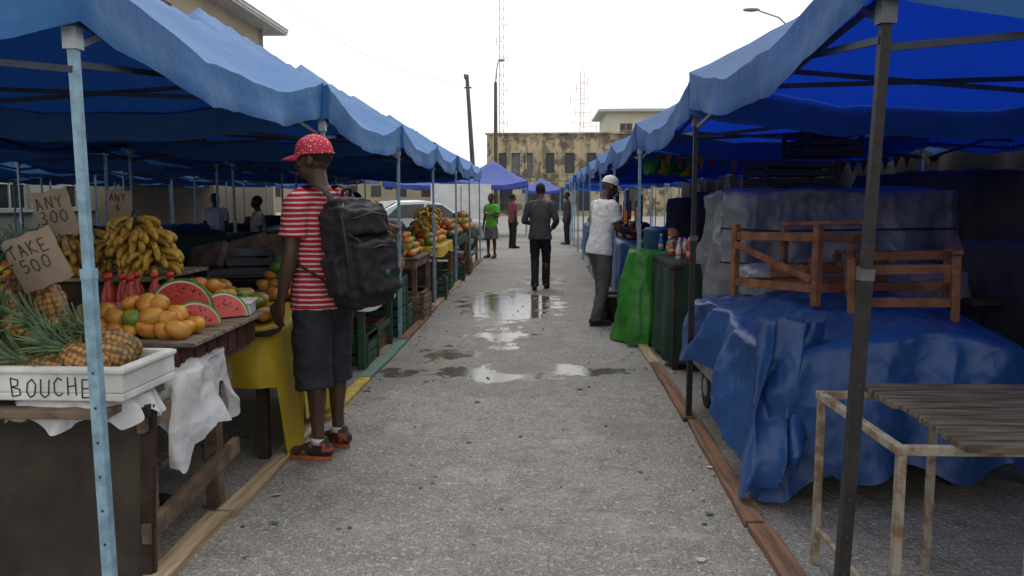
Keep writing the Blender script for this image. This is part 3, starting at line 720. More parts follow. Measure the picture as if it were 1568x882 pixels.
for k in range(12):
    y=10.3+.5*k; mb.box((1.25+.06*(k%3),y,1.25+.08*(k%4)),(.05,.25,.3),k%5,(0,0,random.uniform(-.5,.5)))
mb.obj('hanging_merchandise',[F_RED,DGREEN,CARD,TARPB,F_OR],None,.01)
for k,(x,y,w,d,h) in enumerate(((3.4,4.9,1.1,1.6,1.2),(3.6,7.2,1.2,1.5,1.7),(2.9,8.4,1.2,1.2,1.3),(3.3,10.6,1.4,2,1.5),(3.4,13.4,1.4,2,1.6),(3.4,16.4,1.4,2,1.5),(5.2,5,1.2,2,1.3),(5.4,8.2,1.4,2.2,1.6),(5.2,2.6,1.2,1.6,1.0))):
    drape('dark_filler_stack',x,y,w,d,h,.05,DARKC,70+k,.04,.04,.03,12,N_=140,T=8,Sd=14)  # dark stacks added to make the right interior read as deep shade
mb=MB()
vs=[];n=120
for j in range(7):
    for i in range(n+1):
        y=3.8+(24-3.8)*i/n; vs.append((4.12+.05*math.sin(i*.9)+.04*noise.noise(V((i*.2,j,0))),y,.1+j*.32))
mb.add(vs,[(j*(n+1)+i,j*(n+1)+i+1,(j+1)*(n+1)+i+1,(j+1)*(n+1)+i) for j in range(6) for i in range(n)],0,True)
mb.obj('shade_backdrop_tarp',[DARKC])  # added dark sheet, closes off light and stands in for deep shade
mb=MB(); mb.bb((7.6,-4,0),(7.8,30,3.4)); mb.obj('light_blocker_wall',[M('dark_blocker_concrete',(.07,.065,.06),.9,(.035,.035,.032),2)])  # added wall behind the tarp, blocks light coming in under the tents
mb=MB()
mb.bb((2.6,4.9,.86),(4.0,5.0,.9)); mb.bb((2.55,3.6,.62),(4.0,3.7,.66));mb.bb((2.55,3.9,.60),(4.0,4.2,.63))
for x in(2.6,3.9):
    mb.bb((x-.03,3.6,0),(x+.03,3.66,.62)); mb.bb((x-.03,4.14,0),(x+.03,4.2,.6))
mb.obj('wooden_bench',[W_DARK],None,.003)
mb=MB()
for k in range(26):
    t=k/25; x=1.15+2.8*t;y=8.3+.2*t; z=1.98-.12*math.sin(math.pi*t)
    mb.add([(x,y,z),(x+.08,y,z-.002),(x+.04,y+.01,z-.13)],[(0,1,2)],k%3)
mb.path([(1.1+2.9*t/20,8.3+.2*t/20,1.982-.12*math.sin(math.pi*t/20)) for t in range(21)],[.003]*21,4)
mb.obj('bunting',[M('flag_green',(.03,.12,.04),.8),M('flag_ochre',(.28,.13,.03),.8),M('flag_red',(.20,.03,.02),.8)])
mb=MB()
for k in range(5): mb.ell((1.25+.12*k,9.2+.15*k,1.88+.03*(k%2)),(.10,.16,.10),k%3,amp=.5)
mb.obj('hanging_bags',[GREENC,YEL,GREENC])

# ------------------------------------------------------------------ buildings
def wall(mb,o,ux,W,H,ops,dep=.2,mi=0,gi=1,fi=2,mull=True):
    o=V(o);ux=V(ux).normalized();uz=V((0,0,1));nn=ux.cross(uz)
    us=sorted({0,W}|{a for op in ops for a in(op[0],op[2])});zs=sorted({0,H}|{a for op in ops for a in(op[1],op[3])})
    def P(u,z,d=0): return o+ux*u+uz*z-nn*d
    for i in range(len(us)-1):
        for j in range(len(zs)-1):
            cu=(us[i]+us[i+1])/2;cz=(zs[j]+zs[j+1])/2
            if any(op[0]<cu<op[2] and op[1]<cz<op[3] for op in ops): continue
            mb.add([P(us[i],zs[j]),P(us[i+1],zs[j]),P(us[i+1],zs[j+1]),P(us[i],zs[j+1])],[(0,1,2,3)],mi)
    for op in ops:
        a,b,c,d=op[:4]; g=op[4] if len(op)>4 else gi
        for q in ((P(a,b),P(a,b,dep),P(a,d,dep),P(a,d)),(P(c,b,dep),P(c,b),P(c,d),P(c,d,dep)),(P(a,b,dep),P(a,b),P(c,b),P(c,b,dep)),(P(a,d),P(a,d,dep),P(c,d,dep),P(c,d))): mb.add(q,[(0,1,2,3)],mi)
        mb.add([P(a,b,dep),P(c,b,dep),P(c,d,dep),P(a,d,dep)],[(0,1,2,3)],g)
        if mull:
            for u in (a+.03,(a+c)/2,c-.03): mb.beam(P(u,b+.0,dep-.04),P(u,d,dep-.04),.05,.05,fi,up=tuple(ux))
            for z in (b+.03,(b+d)/2,d-.03): mb.beam(P(a+.06,z,dep-.045),P(c-.06,z,dep-.045),.04,.04,fi)
        mb.beam(P(a-.08,b-.04,-.04),P(c+.08,b-.04,-.04),.12,.07,fi)
BEIGE=mat_stained('beige_render',(.36,.30,.22),(.30,.25,.185),(.16,.13,.09),.62)
GREYG=mat_stained('pale_green_render',(.34,.38,.33),(.28,.32,.28),(.14,.14,.11),.6)
OLD=mat_stained('mouldy_plaster',(.52,.43,.28),(.38,.32,.21),(.075,.065,.05),.48)
ROOFM=M('metal_roof',(.45,.5,.52),.5,(.36,.4,.42),2,.1,10)
WHITEF=M('white_frame',(.6,.6,.57),.5,(.4,.4,.38),9)
e=empty('apartment_building')
mb=MB()
X0=-15.2;Y0=14;Y1=44.5;H=10.6
ops=[]
for s in range(3):
    for k in range(9):
        u=1.4+k*3.35
        ops.append((u,1.2+3.4*s,u+1.5,2.7+3.4*s))
wall(mb,(X0,Y0,0),(0,1,0),Y1-Y0,3.2,[o for o in ops if o[3]<3.2],.18,3)
wall(mb,(X0,Y0,3.2),(0,1,0),Y1-Y0,H-3.2,[(a,b-3.2,c,d-3.2) for a,b,c,d in ops if b>3.2],.18,0)
wall(mb,(X0-12,Y0,0),(1,0,0),12,H,[(2+3*k,1.2+3.4*s,3.4+3*k,2.7+3.4*s) for k in range(3) for s in range(3)],.18,0)
wall(mb,(X0,Y1,0),(-1,0,0),12,H,[(2+3*k,1.2+3.4*s,3.4+3*k,2.7+3.4*s) for k in range(3) for s in range(3)],.18,0)
mb.bb((X0-12.05,Y0,0),(X0-12,Y1,H),0)
mb.bb((X0+.003,Y0,3.35),(X0+.08,Y1,3.5),2); mb.bb((X0+.003,Y0,6.75),(X0+.06,Y1,6.85),2)
mb.obj('walls_and_windows',[BEIGE,GLASS,WHITEF,GREYG],e)
mb=MB(); mb.bb((X0-13,Y0-1,H),(X0+1.0,Y1+1.3,H+.12)); mb.bb((X0-12.9,Y0-.9,H+.12),(X0+1.05,Y1+1.35,H+.3),1)
mb.add([(X0-13,Y0-1,H+.3),(X0+1.1,Y0-1,H+.3),(X0+1.1,Y1+1.4,H+.3),(X0-13,Y1+1.4,H+.3),(X0-6,Y0+4,H+2.4),(X0-6,Y1-4,H+2.4)],[(0,1,4),(1,2,5,4),(2,3,5),(3,0,4,5)],1)
mb.path([(X0+.12,Y1-.3,0),(X0+.12,Y1-.3,H)],[.06,.06],8,1)
mb.obj('roof',[M('soffit_white',(.5,.52,.52),.7),ROOFM],e)
e=empty('abandoned_concrete_building',(-5.0,76,0),(0,0,rad(-2)))
mb=MB();H=7.5
BRD=M('grey_shutter',(.12,.15,.16),.8,(.2,.22,.22),3)
ops=[(1.1,3.9,1.9,5.8),(2.3,3.9,3.1,5.8,3),(3.5,3.9,4.3,5.8,3),(5.4,3.9,6.3,5.8),(7.3,3.9,8.2,5.8),(9.3,3.9,10.2,5.8),(11.6,3.9,12.5,5.8,3),(13.6,3.9,14.5,5.8)]
ops+= [(1.2+2.4*k,.4,2.4+2.4*k,2.6) for k in range(6)]
wall(mb,(0,0,0),(1,0,0),18,H,ops,.3,0,mull=False)
wall(mb,(0,14,0),(0,-1,0),14,H,[(2+3*k,3.9,2.9+3*k,5.8) for k in range(4)],.3,0,mull=False)
mb.bb((18,0,0),(18.1,14,H)); mb.bb((0,13.9,0),(18,14,H)); mb.bb((0,.31,H-.5),(18,13.9,H-.3))
mb.bb((-.15,-.15,H),(18.2,.3,H+.16),0); mb.bb((-.06,-.08,3.25),(18,-.003,3.45),0)
for k in range(11): mb.bb((.1+1.75*k,-.05,3.46),(.25+1.75*k,-.003,H-.003),0)
mb.obj('facade',[OLD,GLASS,OLD,BRD],e)
e=empty('white_office_building',(7.2,90,0))
mb=MB(); wall(mb,(0,0,0),(1,0,0),14,11,[(1.5+2.6*k,8.2,2.9+2.6*k,9.8) for k in range(5)],.2,0); mb.bb((0,.25,0),(.2,10,11)); mb.bb((13.8,.25,0),(14,10,11))
mb.obj('walls',[mat_stained('white_render',(.55,.54,.47),(.48,.47,.4),(.25,.22,.16),.62),GLASS,WHITEF],e)
mb=MB(); mb.bb((-.9,-.9,11),(14.9,11,11.25)); mb.add([(-.9,-.9,11.26),(14.9,-.9,11.26),(14.9,11,11.26),(-.9,11,11.26),(4,5,12.0),(10,5,12.0)],[(0,1,5,4),(1,2,5),(2,3,4,5),(3,0,4)]); mb.obj('roof',[ROOFM],e)
mb=MB()
for (x,y,w,d,h) in ((-22,95,22,8,4.2),(-60,120,60,10,6),(60,110,70,10,7),(28,60,16,8,4.5),(-38,60,20,10,7)):
    mb.bb((x-w/2,y,0),(x+w/2,y+d,h)); 
    for k in range(int(w/3)): mb.bb((x-w/2+1+3*k,y-.05,h-2.4),(x-w/2+2.2+3*k,y-.003,h-1.1),1)
    mb.bb((x-w/2-.4,y-.5,h),(x+w/2+.4,y+d+.4,h+.2),2)
mb.obj('distant_buildings',[BEIGE,GLASS,ROOFM])
mb=MB(); mb.bb((-14.6,2,0),(-14.45,13.4,2.9)); mb.bb((-14.7,2,2.9),(-14.35,13.4,3.0)); mb.obj('boundary_wall',[GREYG])
mb=MB(); mb.bb((-30,27,0),(-9,27.2,2.0)); 
for k in range(6): mb.bb((-29+3.6*k,26.9,0),(-28.7+3.6*k,27.3,2.2))
mb.obj('boundary_wall',[BEIGE])

# ------------------------------------------------------------------ poles and masts
WP=M('creosoted_wood',(.11,.095,.08),.85,(.06,.05,.045),3,.4,12,stretch=(8,8,.6))
mb=MB(); mb.cyl((-3.55,45,0),(-4.05,45,8.3),.15,.10,12); mb.box((-4.0,45,7.6),(.4,.08,.08)); mb.path([(-4.05,45,7.9),(-4.2,45,8.2),(-4.15,45,8.35)],[.04]*3,6); mb.obj('utility_pole',[WP])
e=empty('street_lamp',(-2.75,50,0)); mb=MB(); mb.cyl((0,0,0),(0,0,8.6),.14,.10,12); mb.obj('pole',[WP],e)
mb=MB(); mb.path([(0,-.02,8.4),(.05,-.1,9.2),(.15,-.2,9.7),(.3,-.3,9.85)],[.035]*4,8); mb.ell((.38,-.33,9.85),(.22,.12,.09)); mb.obj('lamp_arm',[M('galvanised',(.35,.36,.36),.5)],e)
STEEL=M('mast_steel',(.30,.30,.31),.6,(.4,.15,.12),.8,.1,20)
def mast(name,x,y,z0,z1,w,ants,mt=STEEL):
    mb=MB()
    c=[(w/2,0),(-w/2,w*.4),(-w/2,-w*.4)]
    for a,b in c: mb.cyl((x+a,y+b,z0),(x+a,y+b,z1),.022,.022,6)
    n=int((z1-z0)/.9)
    for k in range(n):
        za=z0+(z1-z0)*k/n;zb=z0+(z1-z0)*(k+1)/n
        for i in range(3):
            p=c[i];q=c[(i+1)%3]; mb.cyl((x+p[0],y+p[1],za),(x+q[0],y+q[1],zb),.012,.012,4); mb.cyl((x+p[0],y+p[1],za),(x+q[0],y+q[1],za),.012,.012,4)
    mb.cyl((x,y,z1),(x,y,z1+1.5),.02,.01,5)
    for (z,l) in ants:
        mb.cyl((x,y,z),(x+l,y,z+.05),.018,.018,5); mb.cyl((x+l,y,z-.4),(x+l,y,z+.5),.025,.025,6)
    return mb.obj(name,[mt])
mast('radio_mast',-3.9,82,0,23,.45,[(7.5+1.6*k,(.55 if k%2 else -.5)) for k in range(8)])
mast('antenna_mast',4.2,83,7,14.2,.4,[(9.2,-1.0),(9.2,.9),(10.2,-.7),(10.2,.9),(11.5,-1.2),(11.6,.6),(12.6,-.6),(13.2,.5),(8.8,1.5)])
e=empty('street_lamp',(7.6,25,0)); mb=MB(); mb.cyl((0,0,0),(0,0,6.5),.09,.06,12); mb.obj('pole',[_cache['galvanised']],e)
mb=MB(); mb.path([(0,0,6.45),(-.5,0,6.9),(-1.1,0,7.10)],[.025]*3,8); mb.ell((-1.32,0,7.13),(.26,.11,.06)); mb.obj('lamp_arm',[_cache['galvanised']],e)
mb=MB(); pts=[V((-4.0,45,7.7)).lerp(V((-15,40,13)),t/12)+V((0,0,-1.2*math.sin(math.pi*t/12))) for t in range(13)]; mb.path(pts,[.008]*13,4); mb.obj('overhead_cable',[BLACK])

# ------------------------------------------------------------------ vehicles
e=empty('parked_car',(-3.7,23.4,0),(0,0,rad(-145)))
CARP=M('silver_car_paint',(.45,.47,.5),.25,(.4,.42,.45),2,0,metal=.4)
mb=MB()
prof=[(-2.1,.35),(-2.15,.6),(-2.05,.85),(-1.3,.95),(-.6,1.38),(-.1,1.46),(.7,1.44),(1.35,1.15),(1.75,.98),(2.1,.92),(2.15,.6),(2.1,.35)]
secs=[]
for yy,k,zk in((-.82,.96,.93),(-.78,1,1),(0,1,1.02),(.78,1,1),(.82,.96,.93)):
    secs.append([(x*k,(yy if z<.96 else yy*(1-.22*(z-.95)/.5)),.3+(z-.3)*zk) for x,z in prof])
n=len(prof)
vs=[p for s in secs for p in s]
fs=[(i*n+j,(i+1)*n+j,(i+1)*n+(j+1)%n,i*n+(j+1)%n) for i in range(4) for j in range(n)]+[tuple(range(n)),tuple(range(5*n-1,4*n-1,-1))]
mb.add(vs,fs,0,True); mb.obj('body',[CARP],e,.03)
mb=MB()
mb.add([(-1.27,-.62,.985),(-1.27,.62,.985),(-.62,.55,1.39),(-.62,-.55,1.39)],[(0,1,2,3)],0); mb.add([(1.4,-.62,1.14),(.75,-.55,1.455),(.75,.55,1.455),(1.4,.62,1.14)],[(0,1,2,3)],0)
for s in(-1,1):
    mb.add([(-1.05,s*.815,1.0),(-.1,s*.815,1.0),(-.1,s*.69,1.36),(-.58,s*.69,1.34)],[(0,1,2,3)],0); mb.add([(0,s*.815,1.0),(1.2,s*.815,1.02),(.75,s*.69,1.34),(0,s*.69,1.37)],[(0,1,2,3)],0)
    for x in(-1.35,1.35): mb.path([(x,s*.70,.31),(x,s*.86,.31)],[.31,.31],22,1); mb.path([(x,s*.84,.31),(x,s*.87,.31)],[.18,.18],14,2)
    mb.ell((-2.08,s*.6,.72),(.06,.18,.09),2); mb.ell((2.08,s*.62,.75),(.05,.14,.10),3)
mb.obj('windows_and_wheels',[GLASS,RUBBER,_cache['galvanised'],F_RED],e)
e=empty('box_truck',(-3.0,31,0),(0,0,rad(4)))
mb=MB(); mb.bb((-1.1,-1.6,.55),(1.1,1.6,2.05),0); mb.bb((-1.0,1.75,.45),(1.0,3.2,1.75),0); mb.bb((-.95,-1.62,.45),(.95,-1.58,.54),2); mb.bb((-.012,-1.612,.6),(.012,-1.603,2.0),2)
mb.bb((-.85,3.202,1.05),(.85,3.22,1.6),1)
for s in(-1,1):
    for y in(-1.0,2.4): mb.path([(s*.85,y,.38),(s*1.08,y,.38)],[.38,.38],20,2)
    mb.bb((s*.8-.1,-1.63,.47),(s*.8+.1,-1.622,.53),3)
mb.obj('truck_body',[M('white_truck_panel',(.72,.73,.73),.5,(.62,.63,.62),3),GLASS,RUBBER,F_RED],e,.03)

# ------------------------------------------------------------------ people
def fuse(name,mb,voxel,mat,parent,sm=3,disp=None):
    me=mb.mesh('raw',[mat]); o=bpy.data.objects.new('raw',me);COL.objects.link(o)
    r=o.modifiers.new('r','REMESH');r.mode='VOXEL';r.voxel_size=voxel
    s=o.modifiers.new('s','SMOOTH');s.factor=.5;s.iterations=sm
    dg=bpy.context.evaluated_depsgraph_get(); ev=o.evaluated_get(dg)
    m2=bpy.data.meshes.new_from_object(ev); bpy.data.objects.remove(o); bpy.data.meshes.remove(me)
    m2.materials.clear(); m2.materials.append(mat)
    if disp:
        nn=[v.normal.copy() for v in m2.vertices]
        for v,nr in zip(m2.vertices,nn): v.co+=nr*disp(v.co)
    m2.polygons.foreach_set('use_smooth',[True]*len(m2.polygons)); m2.update()
    return link(name,m2,parent)
def cat(pts,sub=4):
    out=[];n=len(pts)
    P=[(V(p[0]),p[1],p[2] if len(p)>2 else p[1]) for p in pts]
    for i in range(n-1):
        a,b,c,d=P[max(i-1,0)],P[i],P[i+1],P[min(i+2,n-1)]
        for k in range(sub):
            t=k/sub
            def cr(w,x,y,z): return .5*((2*x)+(-w+y)*t+(2*w-5*x+4*y-z)*t*t+(-w+3*x-3*y+z)*t**3)
            out.append((V([cr(a[0][j],b[0][j],c[0][j],d[0][j]) for j in range(3)]),cr(a[1],b[1],c[1],d[1]),cr(a[2],b[2],c[2],d[2])))
    out.append(P[-1]); return out
def tube(mb,pts,side=(1,0,0),seg=16,rnd=True):
    q=cat(pts); mb.path([p[0] for p in q],[(p[1],p[2]) for p in q],seg,0,side,rnd=rnd)
def folds(a,f,sd):
    def d(p):
        return a*(noise.noise(V((p.x*f,p.y*f,p.z*f*.8+sd)))+.6*(1-3*abs(noise.noise(V((p.x*f*1.3,p.y*f*1.3,p.z*f*1.6+sd*2))))))
    return d
SKIN=M('dark_brown_skin',(.085,.042,.027),.5,(.06,.03,.02),5,.2,120,spec=.45)
HAIR=M('black_hair',(.012,.010,.010),.9,(.02,.018,.018),30,.6,200)
EYEW=M('eye_white',(.6,.57,.52),.3,bmp=0)
def person(name,loc,rot,H,top,bottom,topmat,botmat,shoemat,solemat,arms=None,lean=0,hturn=0,hnod=0,feet=None,hat=None,hatmat=None,hair=True,female=False,voxel=.0085,skin=SKIN):
    e=empty(name,loc,(0,0,rot),H/1.75)
    RL=Matrix.Rotation(-lean,3,'X'); piv=V((0,0,.95))
    def T(p): return piv+RL@(V(p)-piv)
    fw=.88 if female else 1
    body=MB()
    hipw=.160 if not female else .17
    tube(body,[(T((0,0,.86)),hipw*.9,.095),(T((0,0,.98)),.14*fw,.095),(T((0,0,1.12)),.135*fw,.095),(T((0,.012,1.28)),.16*fw,.112),(T((0,0,1.39)),.165*fw,.095),(T((0,-.01,1.455)),.09,.065)])
    tube(body,[(T((0,-.015,1.43)),.062,.06),(T((0,0,1.50)),.054,.056),(T((0,.012,1.57)),.052,.055)])
    hc=T((0,.015,1.52)); RH=RL@Matrix.Rotation(hturn,3,'Z')@Matrix.Rotation(-hnod,3,'X')
    def Hd(x,y,z): return hc+RH@V((x,y,z))
    he=RH.to_euler()
    body.ell(Hd(0,.0,.135),(.076,.096,.098),0,he,18,14); body.ell(Hd(0,.035,.062),(.056,.062,.062),0,he,16,12); body.ell(Hd(0,.072,.035),(.026,.024,.02),0,he)
    body.ell(Hd(0,.098,.085),(.016,.018,.018),0,he); body.path([Hd(0,.088,.125),Hd(0,.104,.095)],[.011,.013],8)
    body.ell(Hd(0,.078,.140),(.055,.02,.012),0,he); body.ell(Hd(0,.092,.058),(.025,.012,.009),0,he)
    for s in(-1,1):
        body.ell(Hd(s*.078,-.002,.105),(.010,.020,.032),0,he); body.ell(Hd(s*.045,.07,.095),(.02,.018,.018),0,he)
    arms=arms or {}
    tp=MB(); pn=MB()
    for s,key in((-1,'L'),(1,'R')):
        ud,fd=arms.get(key,((s*.12,.02,-1),(s*.02,.18,-1)))
        ud=V(ud).normalized();fd=V(fd).normalized()
        sh=T((s*.175*fw,0,1.405)); el=sh+ud*.285; wr=el+fd*.25
        tube(body,[(T((s*.12*fw,0,1.40)),.055,.055),(sh,.057,.055),(sh+ud*.12,.050,.048),(sh+ud*.22,.041,.042),(el,.038,.038),(el+fd*.07,.041,.039),(el+fd*.16,.033,.030),(wr,.027,.021),(wr+fd*.03,.030,.018)],(0,1,0))
        sd=V((0,1,0))-fd*fd.y
        sd=(V((0,0,1))-fd*fd.z) if sd.length<.5 else sd
        sd.normalize(); nr=fd.cross(sd); 
        if nr.x*s>0: nr=-nr
        tube(body,[(wr,.027,.019),(wr+fd*.045,.040,.017),(wr+fd*.09,.041,.014)],tuple(sd),12)
        for off,Ln in((-.031,.062),(-.0105,.076),(.0105,.082),(.031,.074)):
            b=wr+fd*.085+sd*off; p1=b+fd*Ln*.5+nr*Ln*.16; p2=p1+(fd*.75+nr*.65)*Ln*.5
            body.path([b-fd*.02,b,p1,p2],[.009,.0098,.0092,.008],8,rnd=True)
        b=wr+fd*.03+sd*.03; p1=b+(fd*.7+sd*.6)*.04; p2=p1+(fd*.95+sd*.1+nr*.3)*.035
        body.path([b,p1,p2],[.014,.0115,.0095],8,rnd=True)
        fin=1.0 if top=='long' else .68
        if top in('short','long'):
            pts=[(T((s*.10*fw,0,1.40)),.072,.07),(sh,.072,.066),(sh+ud*.12,.070,.064),(sh+ud*.285*fin*.98,.074 if top=='short' else .054,.068 if top=='short' else .05)]
            if top=='long': pts+=[(el+fd*.08,.052,.048),(el+fd*.22,.044,.038)]
            tube(tp,pts,(0,1,0),rnd=False)
        ft=(feet or {}).get(key,{})
        hp=V((s*.088,0,.90)); kn=V(ft.get('knee',(s*.10,.015,.50))); an=V(ft.get('ankle',(s*.105,-.01,.09))); fa=ft.get('toe',-s*.15)
        tube(body,[(hp+V((0,0,-.03)),.076,.082),(hp.lerp(kn,.4),.076,.08),(hp.lerp(kn,.85),.056,.06),(kn,.053,.056),(kn.lerp(an,.3)+V((0,-.015,0)),.05,.056),(kn.lerp(an,.7),.037,.038),(an,.032,.036),(an+V((0,0,-.03)),.034,.04)])
        if bottom!='skirt':
            if bottom=='shorts':
                tube(pn,[(hp+V((0,0,.0)),.092,.110),(hp.lerp(kn,.4),.104,.112),(hp.lerp(kn,.8),.100,.106),(kn+V((0,.0,-.03)),.098,.102),(kn.lerp(an,.26),.102,.106)],rnd=False)
            else:
                tube(pn,[(hp+V((0,0,.0)),.086,.102),(hp.lerp(kn,.4),.090,.098),(kn,.072,.076),(kn.lerp(an,.5),.066,.07),(kn.lerp(an,.9),.064,.068),(an+V((0,.01,-.03)),.066,.074)],rnd=False)
        pit=ft.get('pitch',0)
        RF=Matrix.Rotation(fa,3,'Z')@Matrix.Rotation(pit,3,'X')
        def Fp(x,y,z): return an+RF@V((x,y,z-.09))
        shm=MB()
        tube(shm,[(Fp(0,-.062,.055),.030,.036),(Fp(0,-.03,.062),.037,.045),(Fp(0,.04,.058),.041,.042),(Fp(0,.12,.042),.047,.028),(Fp(0,.185,.035),.038,.020)],tuple(RF@V((1,0,0))))
        tube(shm,[(Fp(0,-.015,.06),.038,.046),(Fp(0,-.012,.105),.040,.046)])
        fuse('shoe',shm,.008,shoemat,e,2)
        so=MB();vs=[];m=24
        for zz,kx in((0,.96),(.012,1.02),(.024,1.0)):
            for k in range(m):
                a=2*math.pi*k/m; yy=.063+.140*math.sin(a)*(.98+.02*kx); w=.037+.012*math.sin(a); vs.append(Fp(math.cos(a)*w*kx,yy,zz+ .004*max(0,math.sin(a))))
        so.add(vs,[(j*m+k,j*m+(k+1)%m,(j+1)*m+(k+1)%m,(j+1)*m+k) for j in range(2) for k in range(m)]+[tuple(range(m-1,-1,-1)),tuple(range(2*m,3*m))],0,False)
        so.obj('sole',[solemat],e)
        if ft.get('sock'):
            sk=MB(); sk.path([an+V((0,0,.0)),an+V((0,0,.032))],[(.043,.049),(.042,.047)],16,0,(1,0,0)); sk.obj('sock',[TARPW],e)
    fuse('body',body,voxel,skin,e,3)
    if top:
        tw=fw
        tube(tp,[(T((0,0,.83)),.200*tw,.152),(T((0,0,.93)),.190*tw,.146),(T((0,0,1.08)),.170*tw,.126),(T((0,.01,1.26)),.180*tw,.132),(T((0,0,1.38)),.180*tw,.112),(T((0,-.01,1.44)),.125,.088),(T((0,-.012,1.475)),.075,.07)],rnd=False)
        fuse('shirt',tp,voxel*1.15,topmat,e,4,folds(.007,9,len(name)))
    if bottom=='skirt':
        tube(pn,[(V((0,0,1.0)),.14,.10),(V((0,0,.88)),.18,.13),(V((0,0,.7)),.2,.16),(V((0,0,.52)),.20,.17)],rnd=False)
    else:
        tube(pn,[(T((0,0,.98)),.148,.106),(V((0,-.005,.92)),.162,.116),(V((0,-.005,.84)),.162,.118)],rnd=True)
    fuse('trousers' if bottom!='skirt' else 'skirt',pn,voxel*1.15,botmat,e,4,folds(.007,8,3))
    fm=MB()
    for s in(-1,1):
        fm.ell(Hd(s*.031,.082,.118),(.013,.009,.008),0,he,10,6); fm.ell(Hd(s*.031,.0895,.118),(.006,.004,.006),1,he,8,6)
    fm.ell(Hd(0,.102,.0585),(.022,.005,.004),2,he)
    fm.obj('eyes_and_mouth',[EYEW,HAIR,M('lips',(.10,.035,.03),.5)],e)
    if hair:
        hm=MB(); hm.ell(Hd(0,-.012,.150),(.082,.096,.094),0,he,20,14,.05,9)
        if female: hm.ell(Hd(0,-.10,.15),(.06,.05,.06),0,he,12,8,.1,9)
        hm.obj('hair',[HAIR],e)
    if hat:
        hm=MB(); vs=[];sg=28;rg=9
        for i in range(rg+1):
            th=(math.pi/2)*i/rg
            for k in range(sg):
                a=2*math.pi*k/sg; c=math.sin(th)
                vs.append(Hd(.089*c*math.cos(a),.107*c*math.sin(a)-.004,.142+.108*math.cos(th)**.85 if th<1.57 else .142))
        hm.add(vs,[(i*sg+k,(i+1)*sg+k,(i+1)*sg+(k+1)%sg,i*sg+(k+1)%sg) for i in range(rg) for k in range(sg)],0,True)
        hm.path([Hd(.091*math.cos(2*math.pi*k/24),.109*math.sin(2*math.pi*k/24)-.004,.143) for k in range(25)],[.005]*25,6)
        vs=[];B=14
        for z in(0,.005):
            for j in range(5):
                f=j/4
                for k in range(B+1):
                    a=math.pi*(.12+.76*k/B)
                    vs.append(Hd(.087*math.cos(a)*(1+.05*f),.100*math.sin(a)*(1+.82*f),.145-z-.012*f*f-.018*f*abs(math.cos(a))))
        q=5*(B+1)
        F=[(j*(B+1)+k,j*(B+1)+k+1,(j+1)*(B+1)+k+1,(j+1)*(B+1)+k) for j in range(4) for k in range(B)]
        hm.add(vs,F+[tuple(q+i for i in f[::-1]) for f in F]+[(4*(B+1)+k,4*(B+1)+k+1,q+4*(B+1)+k+1,q+4*(B+1)+k) for k in range(B)],0,True)
        hm.ell(Hd(0,-.004,.25),(.008,.008,.004))
        hm.obj('baseball_cap',[hatmat],e)
    return e,T
JEAN=M('black_denim',(.014,.016,.024),.8,(.024,.027,.036),9,.4,120)
SHOEB=M('black_shoe',(.03,.02,.02),.6,(.34,.07,.03),22,.2,60,sharp=(.53,.58))
ORSOLE=M('orange_sole',(.50,.12,.04),.6,(.22,.09,.05),20)
STR=mat_stripes();DOT=mat_dots()
man,T=person('man_with_backpack',(-1.27,4.62,0),rad(66),1.85,'short','shorts',STR,JEAN,SHOEB,ORSOLE,
    arms={'L':((-.18,.05,-1),(-.02,.28,-1)),'R':((.16,.06,-1),(0,.35,-1))},hturn=rad(18),hnod=rad(3),lean=rad(1),
    feet={'L':{'ankle':(-.12,-.05,.09),'knee':(-.11,-.01,.5),'toe':.20,'sock':1},'R':{'ankle':(.115,.00,.09),'knee':(.105,.02,.5),'toe':.0,'sock':1}},
    hat=1,hatmat=DOT,hair=True,voxel=.007)
pk=MB(); RP=Euler((rad(-7),rad(-4),rad(-10))).to_matrix(); pc=V((.0,-.25,1.14))
def PB(c,s): pk.box(pc+RP@(V(c)-V((0,-.24,1.15))),s,0,(rad(-7),rad(-4),rad(-10)))
for c,s in (((0,-.24,1.15),(.32,.18,.49)),((0,-.22,1.40),(.25,.14,.07)),((0,-.35,1.06),(.27,.10,.27)),((0,-.345,1.30),(.22,.06,.13)),((-.18,-.23,1.04),(.06,.12,.2)),((.18,-.23,1.04),(.06,.12,.2)),((0,-.24,.89),(.28,.16,.07))): PB(c,s)
bp=fuse('backpack',pk,.011,BLACK,man,8,folds(.014,9,5))
st=MB()
for s in(-1,1):
    q=cat([(V((s*.085,-.165,1.40)),.03,.008),(V((s*.10,-.10,1.478)),.03,.008),(V((s*.112,-.02,1.492)),.03,.008),(V((s*.125,.085,1.43)),.03,.008),(V((s*.135,.135,1.30)),.028,.008),(V((s*.15,.12,1.18)),.018,.006),(V((s*.190,.0,1.08)),.014,.005),(V((s*.15,-.15,.99)),.014,.005)],5)
    st.path([p[0] for p in q],[(p[1],p[2]) for p in q],10,0,(1,0,0))
q=cat([(V((-.03,-.17,1.41)),.010),(V((-.03,-.185,1.47)),.010),(V((.03,-.185,1.47)),.010),(V((.03,-.17,1.41)),.010)]); st.path([p[0] for p in q],[p[1] for p in q],8)
def PP(p): return pc+RP@(V(p)-V((0,-.24,1.15)))
for z in (1.17,1.345): st.path([PP((-.12,-.400 if z<1.25 else -.374,z-.02)),PP((0,-.412 if z<1.25 else -.384,z)),PP((.12,-.400 if z<1.25 else -.374,z-.02))],[.004]*3,6,1)
for s in(-1,1): st.path([PP((s*.115,-.31,1.41)),PP((s*.160,-.333,1.34)),PP((s*.163,-.335,1.18)),PP((s*.163,-.325,1.0))],[.004]*4,6,1)
